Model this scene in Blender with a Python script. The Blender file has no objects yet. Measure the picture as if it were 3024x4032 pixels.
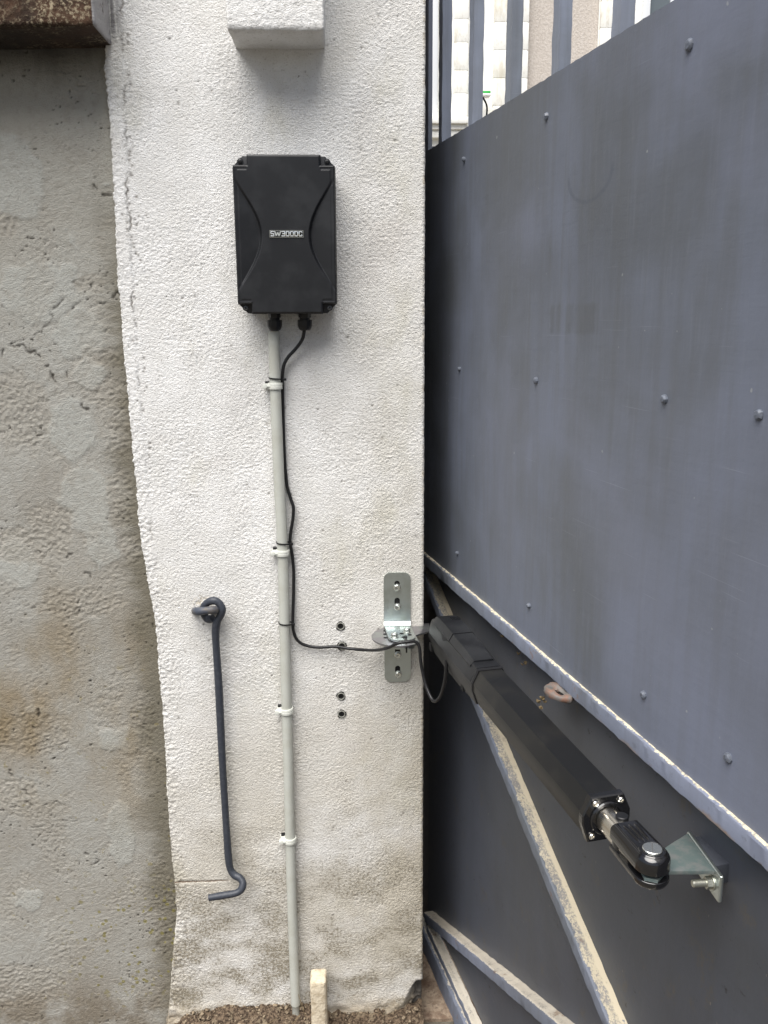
import bpy, bmesh, math, random
import numpy as np
from mathutils import Vector, Matrix
random.seed(7)
scn = bpy.context.scene
R_ = math.radians

# ------------------------------------------------------------------ camera
FPX, CX, CY = 3350.0, 1512.0, 2016.0
def nrm(a): a = np.array(a, float); return a / np.linalg.norm(a)
_dn = nrm([113, 14668, 3350]); _fw = nrm(np.array([0, 0, 1.]) - _dn * _dn[2]); _rt = np.cross(_dn, _fw)
_yaw = R_(2.5)
_Y = nrm(_fw * math.cos(_yaw) - _rt * math.sin(_yaw)); _X = nrm(_rt * math.cos(_yaw) + _fw * math.sin(_yaw))
RC = np.array([_X, _Y, -_dn])
CAMP = np.array([0, -1.7, 1.6])
cam = bpy.data.cameras.new('camera'); camo = bpy.data.objects.new('camera', cam); scn.collection.objects.link(camo)
cam.sensor_fit = 'VERTICAL'; cam.sensor_height = 36; cam.lens = 36 * FPX / 4032
cam.clip_start = .05; cam.clip_end = 500
r = RC @ np.array([1, 0, 0]); u = RC @ np.array([0, -1, 0]); b = RC @ np.array([0, 0, -1])
camo.matrix_world = Matrix([[r[0], u[0], b[0], CAMP[0]], [r[1], u[1], b[1], CAMP[1]], [r[2], u[2], b[2], CAMP[2]], [0, 0, 0, 1]])
scn.camera = camo
scn.render.resolution_x = 768; scn.render.resolution_y = 1024

# ------------------------------------------------------------------ light
SUN = Vector((-.20, -.37, .90)).normalized()
w = bpy.data.worlds.new('World'); scn.world = w; w.use_nodes = True
nt = w.node_tree; nt.nodes.clear()
sky = nt.nodes.new('ShaderNodeTexSky'); sky.sky_type = 'NISHITA'; sky.sun_disc = False
sky.sun_elevation = math.asin(SUN.z); sky.sun_rotation = math.atan2(SUN.x, SUN.y)
sky.air_density = 1.0; sky.dust_density = 4.0; sky.ozone_density = 1.0
bg = nt.nodes.new('ShaderNodeBackground'); bg.inputs[1].default_value = .075
wo = nt.nodes.new('ShaderNodeOutputWorld')
nt.links.new(sky.outputs[0], bg.inputs[0]); nt.links.new(bg.outputs[0], wo.inputs[0])
sl = bpy.data.lights.new('sun', 'SUN'); sl.energy = 4.6; sl.angle = R_(60); sl.color = (1, .985, .955)
so = bpy.data.objects.new('sun', sl); scn.collection.objects.link(so)
so.rotation_euler = (-SUN).to_track_quat('-Z', 'Y').to_euler(); so.location = (-2, -3, 6)
scn.view_settings.view_transform = 'Standard'; scn.view_settings.look = 'None'
scn.view_settings.exposure = 0.62; scn.view_settings.gamma = 1

# ------------------------------------------------------------------ pixel -> place
def ray(x, y): return RC @ np.array([x - CX, y - CY, FPX])
def W(x, y, off=0):                      # a point on (off in front of) the pier face, y = -off
    q = ray(x, y); return Vector(CAMP + q * ((-off - CAMP[1]) / q[1]))
def AZ(x, y, z):
    q = ray(x, y); return Vector(CAMP + q * ((z - CAMP[2]) / q[2]))
GO = np.array([.237, 0, 0]); GS = np.array([.2152, -.9766, 0]); GN = np.array([-.9766, -.2152, 0])
def GP(x, y, n=0):                       # -> (s, z) on the gate plane
    q = ray(x, y); P = GO + GN * n; p = CAMP + q * ((P - CAMP).dot(GN) / q.dot(GN))
    return float((p - GO).dot(GS)), float(p[2])

# ------------------------------------------------------------------ materials
class NT:
    def __init__(s, name):
        s.m = bpy.data.materials.new(name); s.m.use_nodes = True; s.t = s.m.node_tree; s.t.nodes.clear()
        s.out = s.t.nodes.new('ShaderNodeOutputMaterial'); s.p = s.t.nodes.new('ShaderNodeBsdfPrincipled')
        s.t.links.new(s.p.outputs[0], s.out.inputs[0])
        s.geo = s.t.nodes.new('ShaderNodeNewGeometry').outputs['Position']
        s.obj = s.t.nodes.new('ShaderNodeTexCoord').outputs['Object']
    def put(s, inp, v):
        if isinstance(v, bpy.types.NodeSocket): s.t.links.new(v, inp)
        elif isinstance(v, (tuple, list)) and len(v) == 3 and inp.type == 'RGBA': inp.default_value = (*v, 1)
        else: inp.default_value = v
    def attr(s, name='wear'):
        n = s.t.nodes.new('ShaderNodeAttribute'); n.attribute_name = name
        q = s.t.nodes.new('ShaderNodeSeparateColor'); s.t.links.new(n.outputs['Color'], q.inputs[0]); return q.outputs
    def noise(s, vec, scale, detail=3, rough=.5, dist=0):
        n = s.t.nodes.new('ShaderNodeTexNoise'); s.put(n.inputs['Vector'], vec)
        n.inputs['Scale'].default_value = scale; n.inputs['Detail'].default_value = detail
        n.inputs['Roughness'].default_value = rough; n.inputs['Distortion'].default_value = dist
        return n.outputs['Fac']
    def voro(s, vec, scale, feature='F1', out='Distance', rand=1):
        n = s.t.nodes.new('ShaderNodeTexVoronoi'); n.feature = feature; s.put(n.inputs['Vector'], vec)
        n.inputs['Scale'].default_value = scale; n.inputs['Randomness'].default_value = rand
        return n.outputs[out]
    def map(s, vec, scale=(1, 1, 1), loc=(0, 0, 0), rot=(0, 0, 0)):
        n = s.t.nodes.new('ShaderNodeMapping'); s.put(n.inputs[0], vec)
        n.inputs['Scale'].default_value = scale; n.inputs['Location'].default_value = loc; n.inputs['Rotation'].default_value = rot
        return n.outputs[0]
    def ma(s, op, a, b=0.0, c=None):
        n = s.t.nodes.new('ShaderNodeMath'); n.operation = op; s.put(n.inputs[0], a); s.put(n.inputs[1], b)
        if c is not None: s.put(n.inputs[2], c)
        return n.outputs[0]
    def sep(s, v):
        n = s.t.nodes.new('ShaderNodeSeparateXYZ'); s.put(n.inputs[0], v); return n.outputs
    def step(s, v, a, b):                # smoothstep from a to b (a > b gives the reverse)
        n = s.t.nodes.new('ShaderNodeMapRange'); n.interpolation_type = 'SMOOTHSTEP'
        s.put(n.inputs['Value'], v); lo, hi = (a, b) if a < b else (b, a)
        n.inputs['From Min'].default_value = lo; n.inputs['From Max'].default_value = hi
        n.inputs['To Min'].default_value = 0 if a < b else 1; n.inputs['To Max'].default_value = 1 if a < b else 0
        return n.outputs[0]
    def box(s, X, Z, x0, x1, z0, z1, e):
        return s.ma('MULTIPLY', s.ma('MULTIPLY', s.step(X, x0 - e, x0 + e), s.step(X, x1 + e, x1 - e)),
                    s.ma('MULTIPLY', s.step(Z, z0 - e, z0 + e), s.step(Z, z1 + e, z1 - e)))
    def mix(s, f, a, b, mode='MIX'):
        n = s.t.nodes.new('ShaderNodeMix'); n.data_type = 'RGBA'; n.blend_type = mode
        s.put(n.inputs[0], f); s.put(n.inputs[6], a); s.put(n.inputs[7], b); return n.outputs[2]
    def bump(s, h, strength=1, dist=.002, normal=None):
        n = s.t.nodes.new('ShaderNodeBump'); n.inputs['Strength'].default_value = strength
        n.inputs['Distance'].default_value = dist; s.put(n.inputs['Height'], h)
        if normal is not None: s.t.links.new(normal, n.inputs['Normal'])
        return n.outputs[0]
    def fin(s, col, rough=.6, metal=0, normal=None, spec=.5, coat=0, em=None):
        s.put(s.p.inputs['Base Color'], col); s.put(s.p.inputs['Roughness'], rough); s.put(s.p.inputs['Metallic'], metal)
        s.p.inputs['Specular IOR Level'].default_value = spec
        if coat: s.p.inputs['Coat Weight'].default_value = coat
        if normal is not None: s.t.links.new(normal, s.p.inputs['Normal'])
        return s.m
def c8(r, g, b):                         # sRGB bytes -> linear
    f = lambda v: (v / 255 / 12.92) if v <= 10 else ((v / 255 + .055) / 1.055) ** 2.4
    return (f(r), f(g), f(b))

def m_stucco():
    n = NT('white_stucco'); g = n.geo; X, Y, Z = n.sep(g)
    big = n.noise(g, 3.2, 4, .6); med = n.noise(n.map(g, (1, 1, .6)), 14, 4, .6)
    col = n.mix(n.step(med, .35, .7), (.77, .76, .735), (.85, .845, .83))
    # duller, beiger toward the gate and the ground
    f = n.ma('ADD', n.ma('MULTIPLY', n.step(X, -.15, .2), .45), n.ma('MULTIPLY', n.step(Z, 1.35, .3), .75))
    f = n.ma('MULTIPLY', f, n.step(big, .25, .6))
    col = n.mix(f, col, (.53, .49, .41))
    col = n.mix(n.ma('MULTIPLY', n.step(n.noise(g, 5, 3, .6), .52, .7), .3), col, (.60, .57, .54))
    # faint yellow-green film
    col = n.mix(n.ma('MULTIPLY', n.step(n.noise(n.map(g, (1, 1, .5), (3, 1, 2)), 6, 4, .6), .52, .75), .4), col, (.47, .44, .31))
    # speckled dirt, heavy near the foot
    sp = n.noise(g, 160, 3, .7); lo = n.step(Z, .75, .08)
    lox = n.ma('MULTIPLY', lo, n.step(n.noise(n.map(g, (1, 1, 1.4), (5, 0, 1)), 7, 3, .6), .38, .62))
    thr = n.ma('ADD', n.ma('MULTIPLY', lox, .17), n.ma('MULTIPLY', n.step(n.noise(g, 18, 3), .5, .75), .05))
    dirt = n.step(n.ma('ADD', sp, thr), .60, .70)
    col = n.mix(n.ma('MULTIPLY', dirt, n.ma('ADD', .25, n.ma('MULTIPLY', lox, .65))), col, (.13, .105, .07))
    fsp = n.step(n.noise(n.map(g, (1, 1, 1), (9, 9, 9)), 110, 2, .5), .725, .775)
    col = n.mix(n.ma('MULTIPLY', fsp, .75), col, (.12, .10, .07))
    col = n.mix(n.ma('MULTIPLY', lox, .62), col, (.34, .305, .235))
    # grime on the very foot
    col = n.mix(n.ma('MULTIPLY', n.step(n.ma('ADD', Z, n.ma('MULTIPLY', n.noise(g, 30, 3), .05)), .075, .03), .75), col, (.33, .27, .19))
    # black streak where the coping meets, and dark grime along the ragged edge
    e1 = n.ma('MULTIPLY', n.step(X, -.375, -.41), n.step(Z, 2.07, 2.12)); st = n.noise(n.map(g, (40, 40, 3)), 3, 4, .6)
    col = n.mix(n.ma('MULTIPLY', e1, n.step(st, .35, .6)), col, (.2, .19, .19))
    # dark hairline along the patching seam, left
    xs = n.ma('ADD', X, n.ma('MULTIPLY', n.ma('SUBTRACT', n.noise(n.map(g, (0, 0, 1)), 9, 5, .7), .5), .05))
    cr = n.ma('SUBTRACT', 1, n.step(n.ma('ABSOLUTE', n.ma('ADD', xs, .392)), 0, .004))
    # brown joint near the foot of the stay hook
    zj = n.ma('ADD', Z, n.ma('MULTIPLY', n.ma('SUBTRACT', n.noise(g, 60, 3), .5), .006))
    jn = n.ma('MULTIPLY', n.ma('SUBTRACT', 1, n.step(n.ma('ABSOLUTE', n.ma('SUBTRACT', zj, .3655)), .0004, .0028)), n.step(X, -.27, -.30))
    col = n.mix(n.ma('MULTIPLY', jn, .8), col, (.22, .14, .09))
    h = n.ma('ADD', n.noise(n.map(g, (1, 1, 1.25)), 290, 3, .7), n.ma('MULTIPLY', n.noise(g, 560, 2, .6), .5))
    col = n.mix(n.ma('MULTIPLY', n.step(h, .70, .50), .5), col, (.36, .335, .28))
    wr = n.attr(); col = n.mix(n.ma('MULTIPLY', wr[0], .9), col, (.10, .08, .06)); col = n.mix(n.ma('MULTIPLY', wr[1], .55), col, (.62, .50, .30))
    # pier side inside the opening coloured dark to deepen the gap's shade
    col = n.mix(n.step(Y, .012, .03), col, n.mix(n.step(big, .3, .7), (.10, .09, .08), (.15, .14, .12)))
    return n.fin(col, .93, normal=n.bump(h, 1.0, .0036), spec=.2)
def m_cement():
    n = NT('grey_cement'); g = n.geo; X, Y, Z = n.sep(g); wr = n.attr()
    a = n.noise(g, 2.6, 5, .62); c = n.noise(g, 60, 4, .7)
    base = n.mix(n.step(a, .40, .62), (.315, .30, .265), (.365, .36, .33))
    base = n.mix(n.ma('MULTIPLY', n.step(Z, 1.45, 1.9), .6), base, (.385, .37, .32))
    col = n.mix(n.ma('MULTIPLY', wr[1], .6), base, (.40, .405, .375))
    col = n.mix(n.ma('MULTIPLY', wr[0], .5), col, (.33, .305, .26))
    col = n.mix(n.ma('MULTIPLY', n.step(c, .42, .72), .30), col, (.22, .20, .16))
    br = n.ma('MULTIPLY', n.ma('MULTIPLY', n.step(Z, .40, .75), n.step(Z, 1.15, .85)), n.step(n.noise(n.map(g, (1, 1, .55), (1, 2, 3)), 4.5, 4, .6), .42, .66))
    col = n.mix(n.ma('MULTIPLY', br, .9), col, (.22, .165, .09))
    lw = n.ma('MULTIPLY', n.step(Z, .16, .02), n.step(n.noise(g, 12, 4, .7), .35, .6)); col = n.mix(n.ma('MULTIPLY', lw, .7), col, (.16, .13, .09))
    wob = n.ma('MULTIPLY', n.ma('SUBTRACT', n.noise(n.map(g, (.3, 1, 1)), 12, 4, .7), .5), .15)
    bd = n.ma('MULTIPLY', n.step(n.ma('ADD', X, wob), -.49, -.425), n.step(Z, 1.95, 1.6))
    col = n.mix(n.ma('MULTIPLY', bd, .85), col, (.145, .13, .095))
    col = n.mix(n.ma('MULTIPLY', n.step(n.ma('ADD', Z, n.ma('MULTIPLY', n.noise(n.map(g, (1, 1, .4)), 9, 4, .7), .09)), 2.05, 2.15), .92), col, (.04, .038, .034))  # shadow under the coping, painted as a dark fading band
    v = n.voro(g, 62, rand=1); vm = n.ma('MULTIPLY', n.step(v, .32, .24), n.step(n.noise(n.map(g, (1, 1, 1), (2, 5, 8)), 24, 3, .6), .43, .49))
    area = n.ma('MULTIPLY', n.ma('MULTIPLY', n.step(Z, .42, .28), n.step(Z, .03, .1)), n.step(n.ma('ADD', X, wob), -.72, -.6))
    col = n.mix(n.ma('MULTIPLY', n.ma('MULTIPLY', vm, area), .8), col, (.21, .185, .06))
    v2 = n.step(n.noise(n.map(g, (1, 1, 1), (8, 5, 3)), 45, 3, .6), .66, .72); col = n.mix(n.ma('MULTIPLY', n.ma('MULTIPLY', v2, n.step(Z, 1.1, .7)), .5), col, (.22, .18, .06))
    col = n.mix(wr[2], col, (.055, .048, .038))
    h = n.ma('ADD', n.noise(n.map(g, (1, 1, 1.2), rot=(0, R_(15), 0)), 290, 3, .75), n.ma('MULTIPLY', n.noise(g, 480, 2, .6), .4))
    return n.fin(col, .92, normal=n.bump(h, 1.0, .0030), spec=.2)
def m_coping():
    n = NT('mossy_stone'); g = n.geo; X, Y, Z = n.sep(g)
    a = n.noise(g, 9, 5, .7); b = n.noise(g, 150, 4, .75)
    col = n.mix(n.step(a, .35, .65), (.03, .02, .015), (.085, .048, .03))
    col = n.mix(n.ma('MULTIPLY', n.step(b, .48, .62), n.step(n.noise(g, 14, 3, .6), .40, .6)), col, (.30, .25, .17))
    col = n.mix(n.ma('MULTIPLY', n.ma('MULTIPLY', n.step(X, -.4130, -.4115), n.step(a, .3, .42)), .85), col, (.42, .41, .41))
    col = n.mix(n.step(Z, 2.086, 2.074), col, (.03, .027, .024))
    return n.fin(col, .95, normal=n.bump(n.ma('ADD', b, a), .9, .004), spec=.2)
def m_gate(name='gate_paint', dust=False, tint=1.0, rust=0.0, spk=(.40, .60), sc_=(.47, .415, .305), lip=.0015):
    n = NT(name); g = n.obj; X, Y, Z = n.sep(g)
    a = n.noise(n.map(g, (1, 1, .8)), 3.2, 5, .55, .3); st = n.noise(n.map(g, (16, 16, .9)), 3, 4, .6)
    f2 = n.noise(n.map(g, (30, 30, 2)), 5, 4, .65)
    base = n.mix(n.step(a, .35, .65), (.094 * tint, .103 * tint, .118 * tint), (.128 * tint, .144 * tint, .185 * tint))
    col = n.mix(n.ma('MULTIPLY', n.step(st, .42, .7), .32), base, (.085, .088, .085))
    col = n.mix(n.ma('MULTIPLY', n.step(f2, .5, .75), .25), col, (.15, .165, .20))
    col = n.mix(n.ma('MULTIPLY', n.step(n.noise(n.map(g, (1, 1, 1), (5, 2, 7)), 1.6, 4, .6, .5), .45, .68), .5), col, (.165 * tint, .182 * tint, .245 * tint))
    sp = n.step(n.noise(n.map(g, (1, 1, 1), (3, 3, 3)), 85, 1, .5), .80, .83)
    if not dust:
        col = n.mix(n.ma('MULTIPLY', sp, .55), col, (.30, .31, .30))
        # repainted patch and a faint looping drip mark
        pe = n.ma('ADD', Z, n.ma('MULTIPLY', n.noise(n.map(g, (60, 1, 1)), 1, 3), .01))
        pt = n.box(n.ma('ADD', X, n.ma('MULTIPLY', n.noise(n.map(g, (1, 1, 40)), 1, 3), .03)), pe, .395, .55, 1.580, 1.622, .004)
        col = n.mix(n.ma('MULTIPLY', n.ma('MULTIPLY', pt, n.step(n.noise(n.map(g, (30, 1, 4)), 1, 3), .3, .6)), .38), col, (.072, .075, .074))
        dx = n.ma('SUBTRACT', X, .487); dz = n.ma('SUBTRACT', Z, 1.79)
        rr = n.ma('SQRT', n.ma('ADD', n.ma('MULTIPLY', n.ma('MULTIPLY', dx, dx), .35), n.ma('MULTIPLY', dz, dz)))
        rg = n.ma('MULTIPLY', n.ma('SUBTRACT', 1, n.step(n.ma('ABSOLUTE', n.ma('SUBTRACT', rr, .036)), .001, .004)), n.step(dz, .012, -.004))
        col = n.mix(n.ma('MULTIPLY', rg, .35), col, (.06, .07, .09))
        # thin light scratches
        sc = n.step(n.noise(n.map(g, (2, 2, 120), rot=(0, R_(-14), 0)), 3, 2, .4), .71, .76)
        col = n.mix(n.ma('MULTIPLY', sc, .24), col, (.28, .30, .34))
        # shade below the mid rail painted into the lower sheet, with splashed dirt
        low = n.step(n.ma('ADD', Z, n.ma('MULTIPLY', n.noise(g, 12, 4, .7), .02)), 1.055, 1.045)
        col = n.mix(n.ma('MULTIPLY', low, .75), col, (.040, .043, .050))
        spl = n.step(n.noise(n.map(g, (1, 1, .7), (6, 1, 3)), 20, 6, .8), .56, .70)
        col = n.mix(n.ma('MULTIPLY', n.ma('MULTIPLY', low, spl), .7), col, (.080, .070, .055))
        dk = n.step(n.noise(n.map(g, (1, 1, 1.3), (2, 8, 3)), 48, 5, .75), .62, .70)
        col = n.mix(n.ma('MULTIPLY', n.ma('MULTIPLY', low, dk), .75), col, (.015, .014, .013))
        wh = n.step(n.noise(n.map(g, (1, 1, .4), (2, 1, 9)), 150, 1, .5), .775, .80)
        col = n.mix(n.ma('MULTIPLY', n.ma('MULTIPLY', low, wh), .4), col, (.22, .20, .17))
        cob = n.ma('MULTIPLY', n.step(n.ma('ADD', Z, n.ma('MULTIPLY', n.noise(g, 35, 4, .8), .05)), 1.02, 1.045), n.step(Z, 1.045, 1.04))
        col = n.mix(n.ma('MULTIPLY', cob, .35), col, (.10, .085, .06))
    else:
        # pale dust and old primer lying on the faces that look up
        t = n.t.nodes.new('ShaderNodeNewGeometry'); U = n.sep(t.outputs['Normal'])[2]
        edge = n.ma('ADD', U, n.ma('MULTIPLY', n.ma('SUBTRACT', n.noise(g, 55, 4, .7), .5), .5))
        du = n.step(edge, .42, .52)
        rag = n.ma('ADD', Y, n.ma('MULTIPLY', n.ma('SUBTRACT', n.noise(g, 48, 5, .75), .5), .022)); du = n.ma('MULTIPLY', du, n.step(rag, lip - .0008, lip + .0008))
        du = n.ma('MULTIPLY', du, n.step(n.noise(n.map(g, (1, 1, 1), (4, 4, 1)), 30, 5, .75), .30, .36))
        sand = n.mix(n.step(n.ma('ADD', n.noise(g, 260, 3, .75), n.ma('MULTIPLY', n.ma('SUBTRACT', n.noise(g, 22, 3, .6), .5), .5)), *spk), (.22, .21, .20), sc_)
        sand_in = tuple(v * 1.08 for v in sc_)
        # the strip against the sheet is solid, the outer part worn through
        sand = n.mix(n.step(n.ma('ADD', Y, n.ma('MULTIPLY', n.noise(g, 90, 3), .008)), .018, .0215), sand, sand_in)
        col = n.mix(du, col, sand)
        col = n.mix(n.ma('MULTIPLY', n.step(n.noise(n.map(g, (1, 1, 1), (1, 6, 2)), 26, 4, .7), .62, .7), .6), col, (.16, .09, .05))
        col = n.mix(n.ma('MULTIPLY', n.step(n.noise(n.map(g, (1, 1, 1), (2, 2, 2)), 70, 4, .7), .55, .72), .35), col, (.06, .065, .075))
        ru = n.ma('MULTIPLY', n.step(n.ma('ADD', Z, n.ma('MULTIPLY', n.noise(g, 30, 4, .7), .02)), 1.0465, 1.040), n.step(n.noise(n.map(g, (1, 1, .3), (9, 1, 1)), 14, 3, .6), .52, .62))
        ru = n.ma('MULTIPLY', ru, n.ma('MULTIPLY', n.step(X, .55, .75), n.step(Z, .95, 1.0)))
        col = n.mix(n.ma('MULTIPLY', ru, .7), col, (.20, .125, .055))
    if rust:
        col = n.mix(n.ma('MULTIPLY', n.step(n.noise(g, 60, 4, .7), .45, .6), rust), col, (.34, .13, .07))
    h = n.ma('ADD', n.ma('MULTIPLY', n.noise(n.map(g, (10, 10, 90), rot=(0, R_(8), 0)), 1, 4, .6), .4), n.noise(g, 26, 4, .6))
    rg = n.ma('ADD', .36, n.ma('MULTIPLY', a, .25))
    if dust: rg = n.ma('ADD', .55, n.ma('MULTIPLY', a, .2))
    return n.fin(col, rg, normal=n.bump(h, .4, .0013), spec=.4)
def simple(name, col, rough, metal=0, bscale=0, bstr=.3, bd=.0005, var=0, vscale=20, vcol=None, spec=.35, coat=0):
    n = NT(name); c = col; nor = None
    if var: c = n.mix(n.ma('MULTIPLY', n.step(n.noise(n.obj, vscale, 4, .6), .42, .68), var), col, vcol)
    if bscale: nor = n.bump(n.noise(n.obj, bscale, 3, .6), bstr, bd)
    return n.fin(c, rough, metal, nor, spec, coat)
M = {}
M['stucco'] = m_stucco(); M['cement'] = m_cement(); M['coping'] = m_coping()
M['gate'] = m_gate(); M['dusty'] = m_gate('dusty_gate_paint', True, 1.2); M['rail'] = m_gate('rail_paint', True, 1.2, 0, (.30, .52), (.58, .52, .38), -.0062); M['pale'] = m_gate('pale_dusty_gate_paint', True, 1.2, 0, (.27, .46), (.47, .43, .36)); M['bar'] = m_gate('lit_bar_paint', False, 1.85)  # bars and stiles: lighter copy of the gate paint, imitating front light
M['lug'] = simple('chipped_rusty_lug', (.13, .12, .11), .6, var=.9, vscale=60, vcol=(.19, .095, .06), bscale=200, bstr=.5, bd=.001)
M['boltpaint'] = simple('painted_bolt', (.115, .13, .16), .4, var=.6, vscale=300, vcol=(.07, .07, .08))
M['abs'] = simple('black_plastic_case', (.0085, .0090, .0105), .42, bscale=1500, bstr=.25, bd=.0002, var=.6, vscale=14, vcol=(.023, .024, .026))
M['absd'] = simple('black_plastic', (.010, .010, .011), .35)
M['rubber'] = simple('black_cable_sheath', (.012, .012, .013), .38)
M['pvc'] = simple('grey_pvc', (.44, .45, .41), .42, var=.5, vscale=18, vcol=(.36, .355, .30))
M['clip'] = simple('pale_clip_plastic', (.58, .59, .54), .45)
M['hook'] = simple('dark_blue_paint', (.034, .039, .051), .45, bscale=140, bstr=.5, bd=.001, var=.35, vscale=130, vcol=(.075, .08, .09))
M['hookworn'] = simple('worn_eye_paint', (.055, .063, .082), .5, bscale=150, bstr=.6, bd=.001, var=.8, vscale=45, vcol=(.12, .10, .075))
M['zinc'] = simple('zinc_plate', (.52, .57, .56), .28, .92, var=.55, vscale=26, vcol=(.38, .41, .37), bscale=60, bstr=.08, bd=.001)
M['zincg'] = simple('iridescent_zinc', (.27, .35, .34), .34, .75, var=.8, vscale=60, vcol=(.42, .43, .42), bscale=120, bstr=.2, bd=.0006)
M['bolt'] = simple('bright_bolt', (.68, .70, .66), .22, .95, bscale=500, bstr=.5, bd=.0006)
M['studz'] = simple('yellowed_stud', (.44, .44, .38), .35, .85, bscale=400, bstr=.4, bd=.0005); M['steel'] = simple('polished_steel', (.86, .82, .74), .22, 1)
M['dark'] = simple('dark_void', (.006, .006, .006), .9)
M['alu'] = simple('black_anodised_tube', (.0065, .0068, .0075), .42, bscale=900, bstr=.2, bd=.0002, var=.5, vscale=11, vcol=(.026, .024, .020))
M['gloss'] = simple('gloss_black_cap', (.007, .007, .008), .14, coat=.5, spec=.5)
M['plug'] = simple('grey_wall_plug', (.24, .24, .21), .6, var=.5, vscale=300, vcol=(.11, .105, .09))
M['chrome'] = simple('chrome_letters', (.86, .87, .84), .18, .75)
M['label'] = simple('dark_label', (.016, .017, .016), .25)
M['copper'] = simple('red_wire', (.35, .05, .03), .5)
M['bluewire'] = simple('blue_wire', (.03, .06, .25), .5)
M['limestone'] = simple('cream_stone', (.58, .51, .39), .9, bscale=160, bstr=.7, bd=.003, var=.75, vscale=48, vcol=(.33, .26, .17), spec=.2)
M['leaf'] = simple('dry_leaf', (.17, .125, .065), .8, var=.6, vscale=300, vcol=(.14, .10, .05))

# ------------------------------------------------------------------ object helpers
def tag(o, label=None, cat=None, group=None, kind=None):
    for k, v in (('label', label), ('category', cat), ('group', group), ('kind', kind)):
        if v: o[k] = v
    return o
def thing(name, loc, label, cat, group=None, rot=None):
    o = bpy.data.objects.new(name, None); scn.collection.objects.link(o); o.empty_display_size = .05
    o.matrix_world = Matrix.Translation(Vector(loc)) @ (rot.to_4x4() if rot else Matrix.Identity(4))
    return tag(o, label, cat, group)
class MB:
    """collects shapes in one frame; build() links them as ONE mesh object"""
    def __init__(s, mtx=None): s.bm = bmesh.new(); s.mt = mtx or Matrix.Identity(4)
    def _put(s, vs, fs, mtx=None, bev=0, seg=2):
        t = bmesh.new(); m = s.mt @ (mtx or Matrix.Identity(4))
        bv = [t.verts.new(v) for v in vs]
        for f in fs:
            try: t.faces.new([bv[i] for i in f])
            except ValueError: pass
        bmesh.ops.recalc_face_normals(t, faces=t.faces)
        if bev:
            t.normal_update()
            ed = [e for e in t.edges if len(e.link_faces) == 2 and e.calc_face_angle(0) > .45]
            bmesh.ops.bevel(t, geom=ed, offset=bev, segments=seg, profile=.6, affect='EDGES', clamp_overlap=True)
        t.transform(m)
        me = bpy.data.meshes.new('tmp'); t.to_mesh(me); t.free(); s.bm.from_mesh(me); bpy.data.meshes.remove(me)
        return s
    def box(s, a, b, bev=0, mtx=None, seg=2):
        x0, y0, z0 = a; x1, y1, z1 = b
        vs = [(x, y, z) for x in (x0, x1) for y in (y0, y1) for z in (z0, z1)]
        return s._put(vs, [(0, 1, 3, 2), (4, 6, 7, 5), (0, 4, 5, 1), (2, 3, 7, 6), (0, 2, 6, 4), (1, 5, 7, 3)], mtx, bev, seg)
    def prism(s, poly, h0, h1, bev=0, mtx=None, seg=2, cap0=True, cap1=True):  # polygon in local xy, extruded along z
        n = len(poly); vs = [(x, y, h0) for x, y in poly] + [(x, y, h1) for x, y in poly]
        fs = [(i, (i + 1) % n, n + (i + 1) % n, n + i) for i in range(n)]
        if cap0: fs.append(tuple(range(n))[::-1])
        if cap1: fs.append(tuple(range(n, 2 * n)))
        return s._put(vs, fs, mtx, bev, seg)
    def loft(s, rings, cap=True, mtx=None, closed=True):
        n = len(rings[0]); vs = [p for r in rings for p in r]; fs = []
        for k in range(len(rings) - 1):
            for i in range(n if closed else n - 1):
                j = (i + 1) % n; fs.append((k * n + i, k * n + j, (k + 1) * n + j, (k + 1) * n + i))
        if cap: fs.append(tuple(range(n))[::-1]); fs.append(tuple(range((len(rings) - 1) * n, len(rings) * n)))
        return s._put(vs, fs, mtx)
    def cyl(s, r0, r1, z0, z1, n=24, bev=0, mtx=None):
        f = lambda r, z: [(r * math.cos(2 * math.pi * i / n), r * math.sin(2 * math.pi * i / n), z) for i in range(n)]
        vs = f(r0, z0) + f(r1, z1); fs = [(i, (i + 1) % n, n + (i + 1) % n, n + i) for i in range(n)]
        return s._put(vs, fs + [tuple(range(n))[::-1], tuple(range(n, 2 * n))], mtx, bev)
    def lathe(s, prof, n=24, mtx=None):      # (r, z) profile
        return s.loft([[(r * math.cos(2 * math.pi * i / n), r * math.sin(2 * math.pi * i / n), z) for i in range(n)] for r, z in prof], True, mtx)
    def tube(s, pts, r, n=12, smooth=4, flat=1.0, cap=True):
        P = [Vector(p) for p in pts]
        if smooth and len(P) > 2:
            Q = []
            for i in range(len(P) - 1):
                p0 = P[max(i - 1, 0)]; p1 = P[i]; p2 = P[i + 1]; p3 = P[min(i + 2, len(P) - 1)]
                for k in range(smooth):
                    t = k / smooth
                    Q.append(.5 * ((2 * p1) + (p2 - p0) * t + (2 * p0 - 5 * p1 + 4 * p2 - p3) * t * t + (3 * p1 - p0 - 3 * p2 + p3) * t ** 3))
            Q.append(P[-1]); P = Q
        rad = r if callable(r) else (lambda t: r)
        T = (P[1] - P[0]).normalized(); up = Vector((0, 1, 0)) if abs(T.y) < .9 else Vector((1, 0, 0))
        N = T.cross(up).normalized(); rings = []
        for i, p in enumerate(P):
            T2 = (P[min(i + 1, len(P) - 1)] - P[max(i - 1, 0)]).normalized()
            N = (N - T2 * N.dot(T2)).normalized(); B = T2.cross(N); rr = rad(i / (len(P) - 1))
            rings.append([p + (N * math.cos(2 * math.pi * k / n) + B * math.sin(2 * math.pi * k / n) * flat) * rr for k in range(n)])
        return s.loft(rings, cap)
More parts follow.
